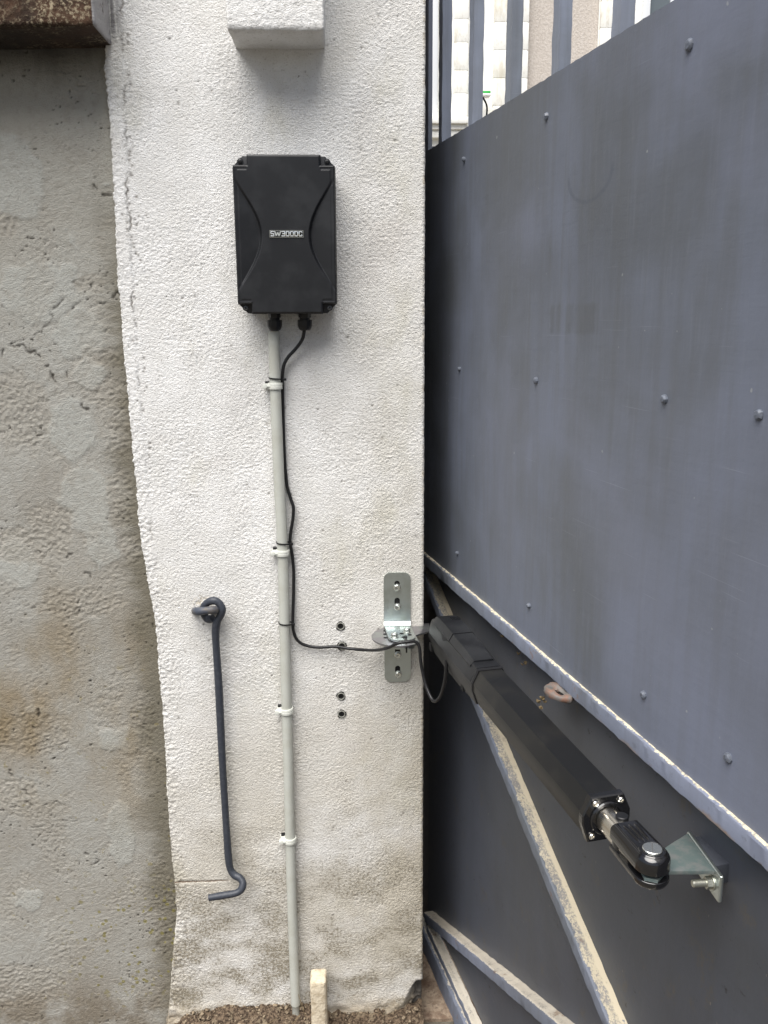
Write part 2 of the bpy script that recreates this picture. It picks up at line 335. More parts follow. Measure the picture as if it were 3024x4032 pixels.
    def sphere(s, c, r, sc=(1, 1, 1), seg=14):
        t = bmesh.new(); bmesh.ops.create_uvsphere(t, u_segments=seg, v_segments=max(6, seg // 2), radius=r)
        t.transform(s.mt @ Matrix.Translation(Vector(c)) @ Matrix.Diagonal((*sc, 1)))
        me = bpy.data.meshes.new('tmp'); t.to_mesh(me); t.free(); s.bm.from_mesh(me); bpy.data.meshes.remove(me); return s
    def build(s, name, mat, parent=None, loc=None, angle=35, local=False):
        me = bpy.data.meshes.new(name)
        if not local:
            if parent is not None:
                P = parent.matrix_world if parent.parent is None else WM[parent.name]
                s.bm.transform(P.inverted())
            elif loc is not None: s.bm.transform(Matrix.Translation(-Vector(loc)))
        bmesh.ops.recalc_face_normals(s.bm, faces=s.bm.faces)
        s.bm.to_mesh(me); s.bm.free(); me.materials.append(M[mat] if isinstance(mat, str) else mat)
        return link(me, name, parent, loc, angle)
WM = {}
def link(me, name, parent=None, loc=None, angle=35):
    me.polygons.foreach_set('use_smooth', [True] * len(me.polygons))
    if angle is not None: me.set_sharp_from_angle(angle=R_(angle))
    o = bpy.data.objects.new(name, me); scn.collection.objects.link(o)
    if parent is not None:
        o.parent = parent; WM[o.name] = (parent.matrix_world if parent.parent is None else WM[parent.name]).copy()
    elif loc is not None: o.location = Vector(loc)
    if parent is None: o.matrix_world = Matrix.Translation(Vector(loc or (0, 0, 0)))
    return o
def frame(o, x, y, z):
    return Matrix(((x[0], y[0], z[0], o[0]), (x[1], y[1], z[1], o[1]), (x[2], y[2], z[2], o[2]), (0, 0, 0, 1)))
def FW(o):   # local x -> +X, local y -> +Z, local z -> out of the wall (-Y)
    return frame(o, (1, 0, 0), (0, 0, 1), (0, -1, 0))
def rrect(x0, x1, y0, y1, r, n=6):
    P = []
    for cx, cy, a in ((x1 - r, y1 - r, 0), (x0 + r, y1 - r, 90), (x0 + r, y0 + r, 180), (x1 - r, y0 + r, 270)):
        for k in range(n + 1):
            t = R_(a + 90 * k / n); P.append((cx + r * math.cos(t), cy + r * math.sin(t)))
    return P
def copy_tree(o, parent=None):
    c = o.copy(); scn.collection.objects.link(c)
    if parent is not None: c.parent = parent
    for ch in o.children: copy_tree(ch, c)
    return c
# numpy gradient noise
def perlin(x, y, seed=0):
    rs = np.random.RandomState(seed); perm = rs.permutation(256); perm = np.concatenate([perm, perm]); ang = rs.rand(256) * 2 * np.pi
    gx, gy = np.cos(ang), np.sin(ang); xi = np.floor(x).astype(int); yi = np.floor(y).astype(int); xf = x - xi; yf = y - yi
    h = lambda a, b: perm[perm[a & 255] + (b & 255)]
    d = lambda a, b, dx, dy: gx[h(a, b)] * dx + gy[h(a, b)] * dy
    s = lambda t: t * t * t * (t * (t * 6 - 15) + 10)
    uu, vv = s(xf), s(yf)
    n0 = d(xi, yi, xf, yf) * (1 - uu) + d(xi + 1, yi, xf - 1, yf) * uu
    n1 = d(xi, yi + 1, xf, yf - 1) * (1 - uu) + d(xi + 1, yi + 1, xf - 1, yf - 1) * uu
    return (n0 * (1 - vv) + n1 * vv) * 1.5
def sst(v, a, b): t = np.clip((v - a) / (b - a), 0, 1); return t * t * (3 - 2 * t)
def grid_mesh(name, P, mat, parent=None, loc=None, keep=None, flip=False, angle=None, attr=None):
    nr, nc = P.shape[:2]; me = bpy.data.meshes.new(name)
    idx = np.arange(nr * nc).reshape(nr, nc)
    q = np.stack([idx[:-1, :-1], idx[:-1, 1:], idx[1:, 1:], idx[1:, :-1]], -1).reshape(-1, 4)
    if flip: q = q[:, ::-1]
    if keep is not None: q = q[keep.reshape(-1)]
    off = Vector((0, 0, 0))
    if parent is not None: Mi = np.array(parent.matrix_world.inverted())
    co = P.reshape(-1, 3).astype(float)
    if parent is not None: co = co @ Mi[:3, :3].T + Mi[:3, 3]
    elif loc is not None: co = co - np.array(loc)
    me.vertices.add(len(co)); me.vertices.foreach_set('co', co.ravel())
    me.loops.add(q.size); me.loops.foreach_set('vertex_index', q.ravel().astype(np.int32))
    me.polygons.add(len(q)); me.polygons.foreach_set('loop_start', (np.arange(len(q)) * 4).astype(np.int32))
    me.update(calc_edges=True); me.validate(); me.materials.append(M[mat])
    if attr is not None:                 # wear masks modelled together with the relief
        ca = me.color_attributes.new('wear', 'FLOAT_COLOR', 'POINT'); ca.data.foreach_set('color', np.concatenate([attr.reshape(-1, 3), np.ones((nr * nc, 1))], 1).ravel())
    return link(me, name, parent, loc, angle)

# ================================================================== SETTING
def rough_ground():
    a = np.linspace(-1, 1, 160); g = np.sign(a) * np.abs(a) ** 3 * 60
    X, Y = np.meshgrid(g, g); Z = np.full_like(X, -.05)
    P = np.stack([X, Y, Z], -1)
    n = NT('courtyard_gravel'); a = n.noise(n.geo, 30, 5, .7); b = n.noise(n.geo, 2, 4, .6)
    col = n.mix(n.step(a, .35, .65), (.09, .08, .065), (.16, .145, .12)); col = n.mix(n.ma('MULTIPLY', b, .4), col, (.08, .075, .06))
    M['ground'] = n.fin(col, .95, normal=n.bump(a, .6, .01), spec=.2)
    o = grid_mesh('ground', P, 'ground'); tag(o, kind='structure')
rough_ground()

# ---- pier
EDGE = [(410, 150), (400, 260), (415, 420), (436, 720), (455, 1100), (482, 1450), (520, 1850), (545, 2150), (600, 2420), (618, 2650), (640, 2900), (655, 3200), (672, 3400), (690, 3600), (672, 3800), (652, 4032)]
ez = []; ex = []
for p in EDGE:
    q = W(*p); ez.append(q.z); ex.append(q.x)
ez = [3] + ez + [-.1]; ex = [ex[0]] + ex + [ex[-1]]
PX = .157
pier = thing('gate_pier', (-.13, .2, -.05), 'white rough rendered gate pier with the black box and the grey pipe on its face', 'pier')
def stucco_h(u, z):
    wx = perlin(u / .03, z / .03, 3) * .002; wz = perlin(u / .03, z / .03, 4) * .002
    a = perlin((u + wx) / .0125, (z + wz) / .0095, 1); b = perlin((u - wz) / .0050, (z + wx) / .0040, 2)
    h = .00030 * a + .00085 * np.tanh(b * 1.7) + .0007 * perlin(u / .05, z / .04, 5) + .002 * perlin(u / .22, z / .25, 6)
    sm = sst(perlin(u / .12 + 3, z / .2, 8), -.25, .3) * .45 + .55
    return h * sm
def build_pier():
    zs = np.concatenate([np.arange(-.08, 2.26, .0018), np.arange(2.28, 3.5, .03)])
    xe = np.interp(zs, ez[::-1], ex[::-1]) + .0012 * perlin(zs / .018, zs * 0, 11) + .0020 * perlin(zs / .0045, zs * 0 + .5, 12) + .002 * perlin(zs / .09, zs * 0 + .3, 13)
    d = np.concatenate([np.linspace(0, .006, 6), np.arange(.008, PX + .42 - .004, .0018)])
    fr = d / d[-1]
    rows = []; wear = []
    nf = len(d); na = 7; nj = 34
    rs = random.Random(11); spots = []      # chips and dark pits scattered on the face
    for i in range(150): spots.append((rs.uniform(-.42, PX), rs.uniform(.05, 2.2), rs.uniform(.0012, .0026)))
    for i in range(70): z_ = rs.uniform(1.3, 2.1); spots.append((-.388 + .012 * math.sin(z_ * 3.1) + rs.gauss(0, .006), z_, rs.uniform(.0012, .0032)))
    hx, hz = W(800, 2372).x, W(800, 2372).z
    for z, x0 in zip(zs, xe):
        wid = (PX - .006) - x0
        x = x0 + np.where(d < .02, d, .02 + (d - .02) * (wid - .02) / (d[-1] - .02))
        h = stucco_h(x, np.full_like(x, z))
        # smoother, raised patch strip on the left; thin crack on its right
        seam = -.392 + .012 * np.sin(z * 3.1) 
        k = sst(z, 1.0, 1.35)
        h = h * (1 - .55 * k * (x < seam) * (z > 1.7)) + .0018 * k * sst(x, seam + .004, seam - .004)
        cr = np.abs(x - seam - .006 * perlin(np.array([z / .03]), np.array([.2]), 21)[0] - .003 * perlin(np.array([z / .008]), np.array([.2]), 22)[0])
        h = h - .0022 * k * np.exp(-(cr / .0014) ** 2) * max(0, perlin(np.array([z / .05]), np.array([.7]), 23)[0] + .35)
        h = h - .002 * math.exp(-((z - .3655) / .0022) ** 2) * sst(x, -.27, -.30)
        # crumbly left border
        cb = sst(-x, -(x0 + .05), -x0) * (1 if z < 1.2 else .6)
        h = h + cb * .0022 * perlin(x / .009, np.full_like(x, z) / .007, 31)
        # foot flares and breaks up
        ft = float(sst(np.array(z), .055, .0)); h = h + ft * (.006 + .006 * perlin(x / .03, np.full_like(x, z) / .02, 33))
        cm = np.clip(k * np.exp(-(cr / .0017) ** 2) * max(0, perlin(np.array([z / .05]), np.array([.7]), 23)[0] * 1.6 + .1), 0, 1)
        for sx_, sz_, sr_ in spots:
            if abs(z - sz_) < sr_ * 2.5:
                g2 = np.exp(-(((x - sx_) / sr_) ** 2 + ((z - sz_) / sr_) ** 2)); cm = np.maximum(cm, g2 * .8); h = h - .0012 * g2
        yl = np.exp(-(((x - hx) / .02) ** 2 + ((z - hz) / .012) ** 2)) * (perlin(x / .006, np.full_like(x, z) / .006, 24) > -.05)
        h = h - .001 * yl
        bd_ = sst(-(x - x0), -.012, -.001) * sst(perlin(x / .006, np.full_like(x, z) / .006, 35), .1, .45) * .8
        cm = np.maximum(cm, bd_)
        jc = np.zeros(na + nj); jy = jc.copy()
        jc[:na + 2] = np.clip(perlin(np.full(na + 2, z) / .006, np.arange(na + 2) * .2, 36), 0, 1) * .6
        jy[:na] = max(0, perlin(np.array([z / .02]), np.array([.3]), 37)[0]) * .8
        wear.append(np.stack([np.concatenate([cm, jc]), np.concatenate([np.clip(yl, 0, 1), jy]), np.zeros(nf + na + nj)], -1))
        y = -h
        y = y + .022 * (1 - sst(x - x0, 0, .0055))
        # chipped notch at the gate corner, near the ground
        nz = float(sst(np.array(z), .085, .05)); nx = sst(x, PX - .05 - .0 + .5 * max(0, z - .02), PX - .012)
        y = y + nz * nx * (.035 + .01 * perlin(x / .012, np.full_like(x, z) / .012, 34))
        P = [np.stack([x, y, np.full_like(x, z)], -1)]
        t = np.linspace(0, np.pi / 2, na + 1)[1:]; cxr = .006
        ya = np.full(na, y[-1])
        P.append(np.stack([PX - .006 + cxr * np.sin(t) + .0006 * perlin(np.full(na, z) / .01, t, 41), y[-1] + cxr * (1 - np.cos(t)), np.full(na, z)], -1))
        yj = y[-1] + cxr + np.linspace(.006, .62, nj)
        P.append(np.stack([PX + .0018 * perlin(yj / .02, np.full(nj, z) / .015, 42), yj, np.full(nj, z)], -1))
        rows.append(np.concatenate(P))
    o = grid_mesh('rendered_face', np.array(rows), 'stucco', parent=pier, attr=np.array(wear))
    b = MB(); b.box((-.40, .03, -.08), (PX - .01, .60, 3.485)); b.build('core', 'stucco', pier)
build_pier()
# white block high on the pier, its underside in view
def rough_block(name, x0, x1, z0, z1, dep, mat, parent, seed, y0=.0, r=.004, st=.0028, amp=1.0):
    # one rounded rough box, swept as a closed grid: u goes round left side, front, right side; v from underside back to top
    U = []; 
    def arc(n): return np.linspace(0, 1, n)
    ys = np.arange(y0, -dep + r, -st); xs = np.arange(x0 + r, x1 - r, st)
    path = [(x0, y, (-1, 0)) for y in ys] + [(x0 + r - r * math.cos(t), -dep + r - r * math.sin(t), (-math.cos(t), -math.sin(t))) for t in np.linspace(.2, 1.37, 4)]
    path += [(x, -dep, (0, -1)) for x in xs] + [(x1 - r + r * math.sin(t), -dep + r - r * math.cos(t), (math.sin(t), -math.cos(t))) for t in np.linspace(.2, 1.37, 4)] + [(x1, y, (1, 0)) for y in ys[::-1]]
    pa = np.array([(p[0], p[1]) for p in path]); nn = np.array([p[2] for p in path]); L = np.concatenate([[0], np.cumsum(np.linalg.norm(np.diff(pa, axis=0), axis=1))])
    cxm = (x0 + x1) / 2
    rows = []
    # underside rows shrink from the outline to a line at the back
    for k in np.linspace(0, 1, 26)[:-1]:
        q = pa.copy(); q[:, 0] = cxm + (pa[:, 0] - cxm) * (.02 + .98 * k) ; q[:, 1] = y0 + (pa[:, 1] - y0) * (.0 + 1 * k)
        hz = .0009 * amp * perlin(q[:, 0] / .02, q[:, 1] / .02, seed + 3)
        rows.append(np.stack([q[:, 0], q[:, 1], np.full(len(q), z0) + hz + (.002 * (k > .9))], -1))
    for z in np.arange(z0 + .004, z1, st):
        h = stucco_h(L + seed, np.full_like(L, z)) * amp * 1.25
        e = float(1 - sst(np.array(z), z0, z0 + .009)) * .003
        q = pa + nn * (h - e)[:, None]
        rows.append(np.stack([q[:, 0], q[:, 1], np.full(len(q), z)], -1))
    return grid_mesh(name, np.array(rows), mat, parent=parent)
a = W(893, 122, .10); b_ = W(1277, 127, .10)
rough_block('corbel', a.x, b_.x, a.z, 2.75, .10, 'stucco', pier, 3)

# ---- grey garden wall with its coping
gw = thing('garden_wall', (-1.2, .1, -.05), 'old grey cement wall with brown stains and yellow lichen left of the white pier', 'wall')
def build_wall():
    xs = np.concatenate([np.arange(-3.0, -.87, .05), np.arange(-.87, -.36, .0024)]); zs = np.concatenate([np.arange(-.08, 2.22, .0024), [2.3, 2.42]])
    X, Z = np.meshgrid(xs, zs)
    Xw = X + .010 * perlin(X / .03, Z / .03, 60) + .004 * perlin(X / .009, Z / .009, 61); Zw = Z + .012 * perlin(X / .035, Z / .03, 62) + .004 * perlin(X / .009, Z / .009, 63)
    def blobs(L, e):
        m = np.zeros_like(X)
        for px, py, rx, ry in L:
            q = W(px, py); k = np.sqrt(((Xw - q.x) / (rx / 1950)) ** 2 + ((Zw - q.z) / (ry / 1900)) ** 2); m = np.maximum(m, 1 - sst(k, 1 - e, 1))
        return m
    smooth = blobs([(262, 1120, 32, 90), (300, 1320, 100, 95), (130, 1150, 150, 120), (350, 1480, 70, 60), (270, 1700, 90, 130), (330, 1960, 110, 140), (390, 2140, 70, 120), (60, 2230, 90, 110),
                    (470, 2930, 100, 60), (140, 2815, 45, 45), (470, 3300, 60, 170), (100, 3560, 70, 60), (40, 700, 120, 160)], .16)
    rough = blobs([(355, 1108, 66, 42), (440, 1560, 110, 60), (470, 1700, 60, 120), (470, 1960, 75, 130), (520, 2170, 60, 80), (60, 1620, 150, 170), (90, 2150, 190, 80), (190, 2080, 110, 120),
                   (20, 890, 45, 50), (300, 2380, 220, 70), (110, 2900, 210, 110), (60, 3900, 260, 130), (560, 2850, 60, 150), (640, 3600, 60, 300), (30, 3120, 130, 60), (420, 1400, 120, 50)], .25)
    rough = np.maximum(rough, .55 * sst(perlin(X / .09 + 5, Z / .12, 52) + .3 * perlin(X / .03, Z / .03, 53), .1, .4))
    ang = .5 + .5 * perlin(X / .25, Z / .25, 64)
    st1 = perlin((X * np.cos(.35) + Z * np.sin(.35)) / .03, (-X * np.sin(.35) + Z * np.cos(.35)) / .0058, 54)
    st2 = perlin((X * np.cos(-.7) + Z * np.sin(-.7)) / .03, (-X * np.sin(-.7) + Z * np.cos(-.7)) / .006, 65)
    k = sst(perlin(X / .2, Z / .18, 66), -.05, .05); st = st1 * k + st2 * (1 - k)
    fine = perlin(X / .0065, Z / .0055, 55)
    h = .0020 * perlin(X / .2, Z / .16, 50) + .00035 * st + .0006 * fine
    h += rough * (1 - smooth * .4) * (.0007 * st + .0012 * fine + .0008 * perlin(X / .013, Z / .010, 67)) - .0006 * rough
    h += .0013 * smooth
    pit = perlin(X / .010, Z / .0075, 58) + .5 * perlin(X / .005, Z / .004, 68); pm = sst(perlin(X / .09, Z / .09, 59), -.05, .35)
    pd = sst(pit, .62, .85) * pm * (1 - .7 * smooth); h -= .0028 * pd
    dark = pd * .85
    def crack(L, wd, dp, al):
        nonlocal h, dark
        P = [W(*p) for p in L]
        dm = np.full_like(X, 9.)
        for a, b in zip(P[:-1], P[1:]):
            vx, vz = b.x - a.x, b.z - a.z; t = np.clip(((Xw - a.x) * vx + (Zw - a.z) * vz) / (vx * vx + vz * vz), 0, 1)
            dm = np.minimum(dm, np.hypot(Xw - a.x - t * vx, Zw - a.z - t * vz))
        brk = sst(perlin(X / .02, Z / .02, 69), -.35, .1); gq = np.exp(-(dm / wd) ** 2) * brk; h = h - dp * gq; dark = np.maximum(dark, gq * al)
    crack([(0, 1402), (38, 1361), (127, 1380), (152, 1411)], .0016, .003, .8)
    crack([(38, 1351), (82, 1332), (127, 1326), (165, 1316), (190, 1266), (196, 1222), (234, 1171)], .0014, .0022, .7)
    crack([(171, 1449), (209, 1506)], .0018, .003, .9); crack([(250, 1440), (256, 1530)], .0014, .002, .7)
    crack([(355, 733), (385, 757), (425, 766)], .0018, .003, .9); crack([(344, 718), (398, 663)], .0013, .002, .6)
    crack([(181, 253), (277, 295), (313, 338), (400, 362)], .0010, .0012, .35)
    crack([(215, 2158), (266, 2196)], .0030, .004, .8); crack([(330, 2255), (365, 2240), (350, 2280)], .0028, .003, .7)
    crack([(395, 1180), (460, 1172)], .0022, .0035, .8); crack([(270, 1570), (290, 1590), (370, 1600)], .0018, .003, .8)
    crack([(0, 3196), (78, 3188), (241, 3182)], .0014, .003, .5); crack([(90, 3279), (253, 3270)], .0012, .0025, .4); crack([(0, 3235), (170, 3215), (280, 3245)], .0010, .002, .4)
    crack([(135, 2795), (145, 2835)], .0026, .004, .9); crack([(330, 3370), (390, 3400), (345, 3415)], .0022, .003, .7)
    crack([(20, 3050), (60, 3080), (95, 3140)], .0018, .003, .7); crack([(440, 3890), (475, 3895)], .0022, .003, .9); crack([(620, 3740), (630, 3760)], .003, .004, .9)
    for (px, py, rr) in ((275, 940, 12), (250, 905, 6), (290, 960, 8), (404, 720, 5)):
        q = W(px, py); gq = np.exp(-(((Xw - q.x) / (rr / 1950)) ** 2 + ((Zw - q.z) / (rr / 1950)) ** 2)); h += .002 * gq; smooth = np.maximum(smooth, gq)
    Y = .014 - h
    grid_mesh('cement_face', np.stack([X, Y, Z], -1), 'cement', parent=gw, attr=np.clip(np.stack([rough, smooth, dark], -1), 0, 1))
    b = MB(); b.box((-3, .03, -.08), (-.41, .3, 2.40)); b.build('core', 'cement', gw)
build_wall()
a = W(372, 110, .11)
rough_block('coping', -3.0, a.x, W(150, 106, .11).z, 2.4, .11, 'coping', gw, 9, y0=.02, r=.008, st=.004, amp=1.6)
# ---- small upright stone at the pier foot
def foot_stone():
    x0, x1 = W(1224, 3950, .05).x, W(1288, 3950, .05).x; zt = W(1250, 3848, .05).z
    b = MB(); b.box((x0, -.065, -.06), (x1, -.02, zt), .009, seg=3)
    bmesh.ops.subdivide_edges(b.bm, edges=b.bm.edges, cuts=5, use_grid_fill=True)
    for v in b.bm.verts:
        k = perlin(np.array([v.co.x / .02 + v.co.y * 31]), np.array([v.co.z / .02]), 70)[0]; v.co.x += .0018 * k; v.co.y += .0015 * k
        v.co.x += (v.co.z) * .0
    o = b.build('marker_stone', 'limestone', None, (.5 * (x0 + x1), -.04, -.05), angle=60)
    tag(o, 'small upright cream stone at the foot of the pier right of the grey pipe', 'stone')
foot_stone()
# ---- soil banked against the pier
def soil():
    xs = np.arange(-.9, .16, .004); ys = np.arange(-.75, .03, .006); X, Y = np.meshgrid(xs, ys)
    top = .026 * sst(X, -.47, -.30) * sst(X, -.06, -.10) + .004 - .045 * sst(-X, .40, .47)
    prof = sst(Y, -.16, -.005)
    Z = -.049 + (.049 + top) * prof + (.008 * perlin(X / .03, Y / .03, 80) + .007 * perlin(X / .012, Y / .012, 81)) * prof
    Z = np.where(Y < -.7, -.056, Z)
    n = NT('brown_soil'); a = n.noise(n.geo, 160, 4, .7); b = n.noise(n.geo, 40, 4, .6)
    col = n.mix(n.step(a, .38, .62), (.035, .025, .018), (.15, .11, .075)); col = n.mix(n.step(b, .55, .7), col, (.20, .16, .11))
    M['soil'] = n.fin(col, .97, normal=n.bump(a, .9, .004), spec=.15)
    o = grid_mesh('soil', np.stack([X, Y, Z], -1), 'soil'); tag(o, kind='structure')
    # crumbs and grit
    b = MB(); rng = random.Random(3)
    for i in range(620):
        x = rng.uniform(-.40, .0) if i % 3 else rng.uniform(-.40, .15); y = -rng.random() ** 2 * .13 - .004
        tp = .026 * float(sst(np.array(x), -.47, -.30) * sst(np.array(x), -.06, -.10)) + .004
        z = -.049 + (.049 + tp) * float(sst(np.array(y), -.16, -.005)) + rng.uniform(-.001, .005)
        r = rng.uniform(.0012, .0036) if i % 6 else rng.uniform(.004, .0075)
        t = bmesh.new(); bmesh.ops.create_icosphere(t, subdivisions=1, radius=r)
        for v in t.verts: v.co *= rng.uniform(.65, 1.25)
        t.transform(Matrix.Translation((x, y, z)) @ Matrix.Diagonal((1, 1, .7, 1))); me = bpy.data.meshes.new('tmp'); t.to_mesh(me); t.free(); b.bm.from_mesh(me); bpy.data.meshes.remove(me)
    n = NT('soil_crumbs'); a = n.noise(n.geo, 130, 1); c = n.noise(n.geo, 600, 2)
    col = n.mix(n.step(a, .4, .6), (.05, .035, .025), (.24, .19, .13)); M['crumb'] = n.fin(col, .95, normal=n.bump(c, .5, .001), spec=.2)
    o = b.build('soil_crumbs', 'crumb', None, (-.2, -.05, 0), angle=20); tag(o, 'loose brown soil crumbs and grit at the foot of the white pier', 'grit', kind='stuff')
    # a few dry stalks
    b = MB()
    for x, y, dx, dz in ((-.115, -.03, -.02, .075), (-.10, -.035, .035, .04), (-.16, -.05, .03, .03), (-.30, -.06, -.04, .02), (-.235, -.05, .05, .022)):
        b.tube([(x, y, .01), (x + dx * .5, y - .004, .01 + dz * .6), (x + dx, y + .006, .01 + dz)], .0006, 5, 4)
    o = b.build('dry_stalks', 'leaf', None, (-.15, -.04, .0)); tag(o, 'thin dry plant stalks lying on the soil by the grey pipe', 'dry stalks', kind='stuff')
soil()
# ---- stone threshold under the gate
n = NT('worn_threshold'); a_ = n.noise(n.geo, 14, 5, .7); b2 = n.noise(n.geo, 120, 3, .7)
c_ = n.mix(n.step(a_, .35, .65), (.13, .085, .06), (.34, .27, .20)); c_ = n.mix(n.ma('MULTIPLY', n.step(b2, .5, .7), .5), c_, (.07, .05, .04))
M['thr'] = n.fin(c_, .93, normal=n.bump(n.ma('ADD', a_, b2), .7, .004), spec=.2)
b = MB(); b.box((.125, .012, -.12), (2.2, .62, -.038), .008, seg=3); b.box((.10, .63, -.12), (2.2, 1.2, -.042), .008)
b.box((.115, -.20, -.12), (2.2, .004, -.056), .008, seg=3)
o = b.build('threshold', 'thr', None, (.9, .3, -.12)); tag(o, kind='structure')
# pale mortar lump at the corner
b = MB(); b.sphere((.112, -.022, -.020), .03, (1.2, .6, .55), 18); b.sphere((.085, -.02, -.03), .03, (1.1, .6, .6), 16)
for v in b.bm.verts: v.co += v.co.normalized() * 0 + Vector((.004, .004, .004)) * perlin(np.array([v.co.x / .012]), np.array([v.co.z / .012 + v.co.y * 60]), 90)[0]
o = b.build('mortar_lump', 'limestone', None, (.1, -.02, -.05), angle=60); tag(o, 'pale lump of mortar on the ground at the gate corner of the pier', 'mortar lump')

# ================================================================== HOUSE BEHIND THE GATE
HY = 6.0
def H(x, y, d=0): q = ray(x, y); p = CAMP + q * ((HY - d - CAMP[1]) / q[1]); return p
def house():
    hs = thing('stone_house', (3, HY, -.05), 'pale stone house with a tall white window, seen through the bars of the gate', 'house')
    M['hwall'] = simple('pale_limewash', (.88, .87, .82), .9, bscale=30, bstr=.3, bd=.01, var=.5, vscale=3, vcol=(.84, .82, .75), spec=.2)
    n = NT('stained_limestone'); g = n.geo; a = n.noise(n.map(g, (1, 1, .35)), 5, 5, .7); c = n.noise(n.map(g, (1, 1, .6)), 30, 4, .7)
    col = n.mix(n.step(a, .50, .66), (.88, .87, .82), (.70, .66, .56)); col = n.mix(n.ma('MULTIPLY', n.step(c, .5, .7), .3), col, (.50, .46, .38))
    M['hstone'] = n.fin(col, .9, normal=n.bump(c, .2, .004), spec=.2)
    n = NT('taupe_roughcast'); a = n.noise(n.geo, 60, 4, .7); c = n.noise(n.geo, 9, 4, .6)
    col = n.mix(n.step(a, .35, .65), (.50, .45, .40), (.62, .57, .52)); col = n.mix(n.ma('MULTIPLY', c, .4), col, (.52, .46, .40))
    M['taupe'] = n.fin(col, .95, normal=n.bump(a, .6, .01), spec=.15)
    M['hglass'] = simple('window_glass', (.12, .14, .15), .06, spec=.8)
    M['hframe'] = simple('white_window_frame', (.80, .82, .84), .4)
    xa = lambda px: float(H(px, 200)[0])
    za = lambda px, py: float(H(px, py)[2])
    b = MB(); b.box((-6, HY, -.1), (xa(2078), HY + .3, 9)); b.build('wall', 'hwall', hs)
    b = MB(); b.box((xa(2078) + .002, HY + .02, -.1), (xa(2353) - .002, HY + .3, 9)); b.build('render_panel', 'taupe', hs)
    b = MB(); b.box((xa(2353), HY + .004, -.1), (14, HY + .3, 9)); b.build('wall', 'hwall', hs)
    # quoin columns with bevelled blocks
    def quoin(px0, px1, joints, dd, name='quoin'):
        b = MB(); zz = sorted([za(1900, j) for j in joints]); step = zz[1] - zz[0]
        lo = [zz[0] - step * k for k in range(1, 12) if zz[0] - step * k > 0][::-1]; hi = [zz[-1] + step * k for k in range(1, 25) if zz[-1] + step * k < 9]
        Z = lo + zz + hi; x0, x1 = xa(px0), xa(px1)
        for z0, z1 in zip(Z[:-1], Z[1:]): b.box((x0, HY - dd, z0 + .004), (x1, HY + .01, z1 - .004), .001)
        b.box((x0 + .004, HY - dd + .002, Z[0]), (x1 - .01, HY + .01, Z[-1])); return b.build(name, 'hstone', hs)
    quoin(1787, 1842, [370, 280, 170, 78], .02)
    quoin(1942, 2076, [312, 202, 92, -18], .04)
    quoin(2356, 2408, [112, 2, -108], .035)
    # tall white window at the left, with a sill course under it
    def window(px0, px1, zt, zb, bars, ext=0):
        x0, x1 = xa(px0), xa(px1)
        f = MB(); t = .055
        f.box((x0, HY - .04, zb), (x0 + t, HY + .002, zt), .004); f.box((x1 - t, HY - .04, zb), (x1, HY + .002, zt), .004)
        f.box((x0 + t, HY - .038, zt - t), (x1 - t, HY + .002, zt), .004); f.box((x0 + t, HY - .038, zb), (x1 - t, HY + .002, zb + t), .004)
        xm = (x0 + x1) / 2; f.box((xm - .035, HY - .036, zb + t), (xm + .035, HY + .002, zt - t), .004)
        for z in bars:
            f.box((x0 + t, HY - .03, z - .012), (xm - .035, HY + .001, z + .012)); f.box((xm + .035, HY - .03, z - .012), (x1 - t, HY + .001, z + .012))
        fr = f.build('window', 'hframe', hs)
        g = MB(); g.box((x0 + t * .5, HY - .014, zb + t * .5), (x1 - t * .5, HY - .006, zt - t * .5)); g.build('pane', 'hglass', fr)
    zb = za(1705, 462)
    window(1500, 1722, zb + 2.6, zb, [za(1705, v) for v in (288 + 102, 288, 105)] + [za(1705, 105) + .41, za(1705, 105) + .82])
    b = MB(); z1 = za(1760, 470); x0, x1 = xa(1450), xa(1842)
    for k, (dd, h) in enumerate(((.10, .05), (.07, .04), (.05, .06))):
        b.box((x0 - .1, HY - dd, z1 - h), (x1, HY + .01, z1), .008); z1 -= h + .001
    b.build('sill_course', 'hstone', hs)
    zb2 = za(2560, 400)
    window(2520, 2760, zb2 + 2.3, zb2, [zb2 + .6, zb2 + 1.2, zb2 + 1.8])
    # roof
    b = MB(); b.prism([(-.4, 8.9), (3.2, 11.2), (6.8, 8.9)], -6.3, 14.3, mtx=frame((0, HY, 0), (0, 1, 0), (0, 0, 1), (1, 0, 0)))
    M['slate'] = simple('slate_roof', (.09, .10, .12), .6, bscale=8, bstr=.4, bd=.03); b.build('roof', 'slate', hs)
    # little green-topped lamp on a curved bracket
    lp = thing('wall_lamp', H(1915, 372, .12), 'small green topped lamp on a dark curved bracket on the pale house wall', 'lamp')
    M['green'] = simple('green_cap', (.05, .42, .08), .4); M['white'] = simple('lamp_white', (.8, .8, .78), .5)
    c = H(1915, 372, .12); p0 = H(1917, 450, .01)
    b = MB(); b.box((c[0] - .035, c[1] - .04, c[2]), (c[0] + .03, c[1] + .04, c[2] + .02), .006); b.build('cap', 'green', lp)
    b = MB(); b.box((c[0] - .06, c[1] - .05, c[2] - .02), (c[0] + .03, c[1] + .05, c[2] - .001), .006); b.build('tray', 'white', lp)
    b = MB(); b.tube([(c[0] - .03, c[1], c[2] - .02), (c[0] + .01, c[1] + .02, c[2] - .09), (c[0] + .012, c[1] + .08, c[2] - .2), (c[0] + .012, HY, c[2] - .24)], .008, 8); b.build('bracket', 'absd', lp)
house()

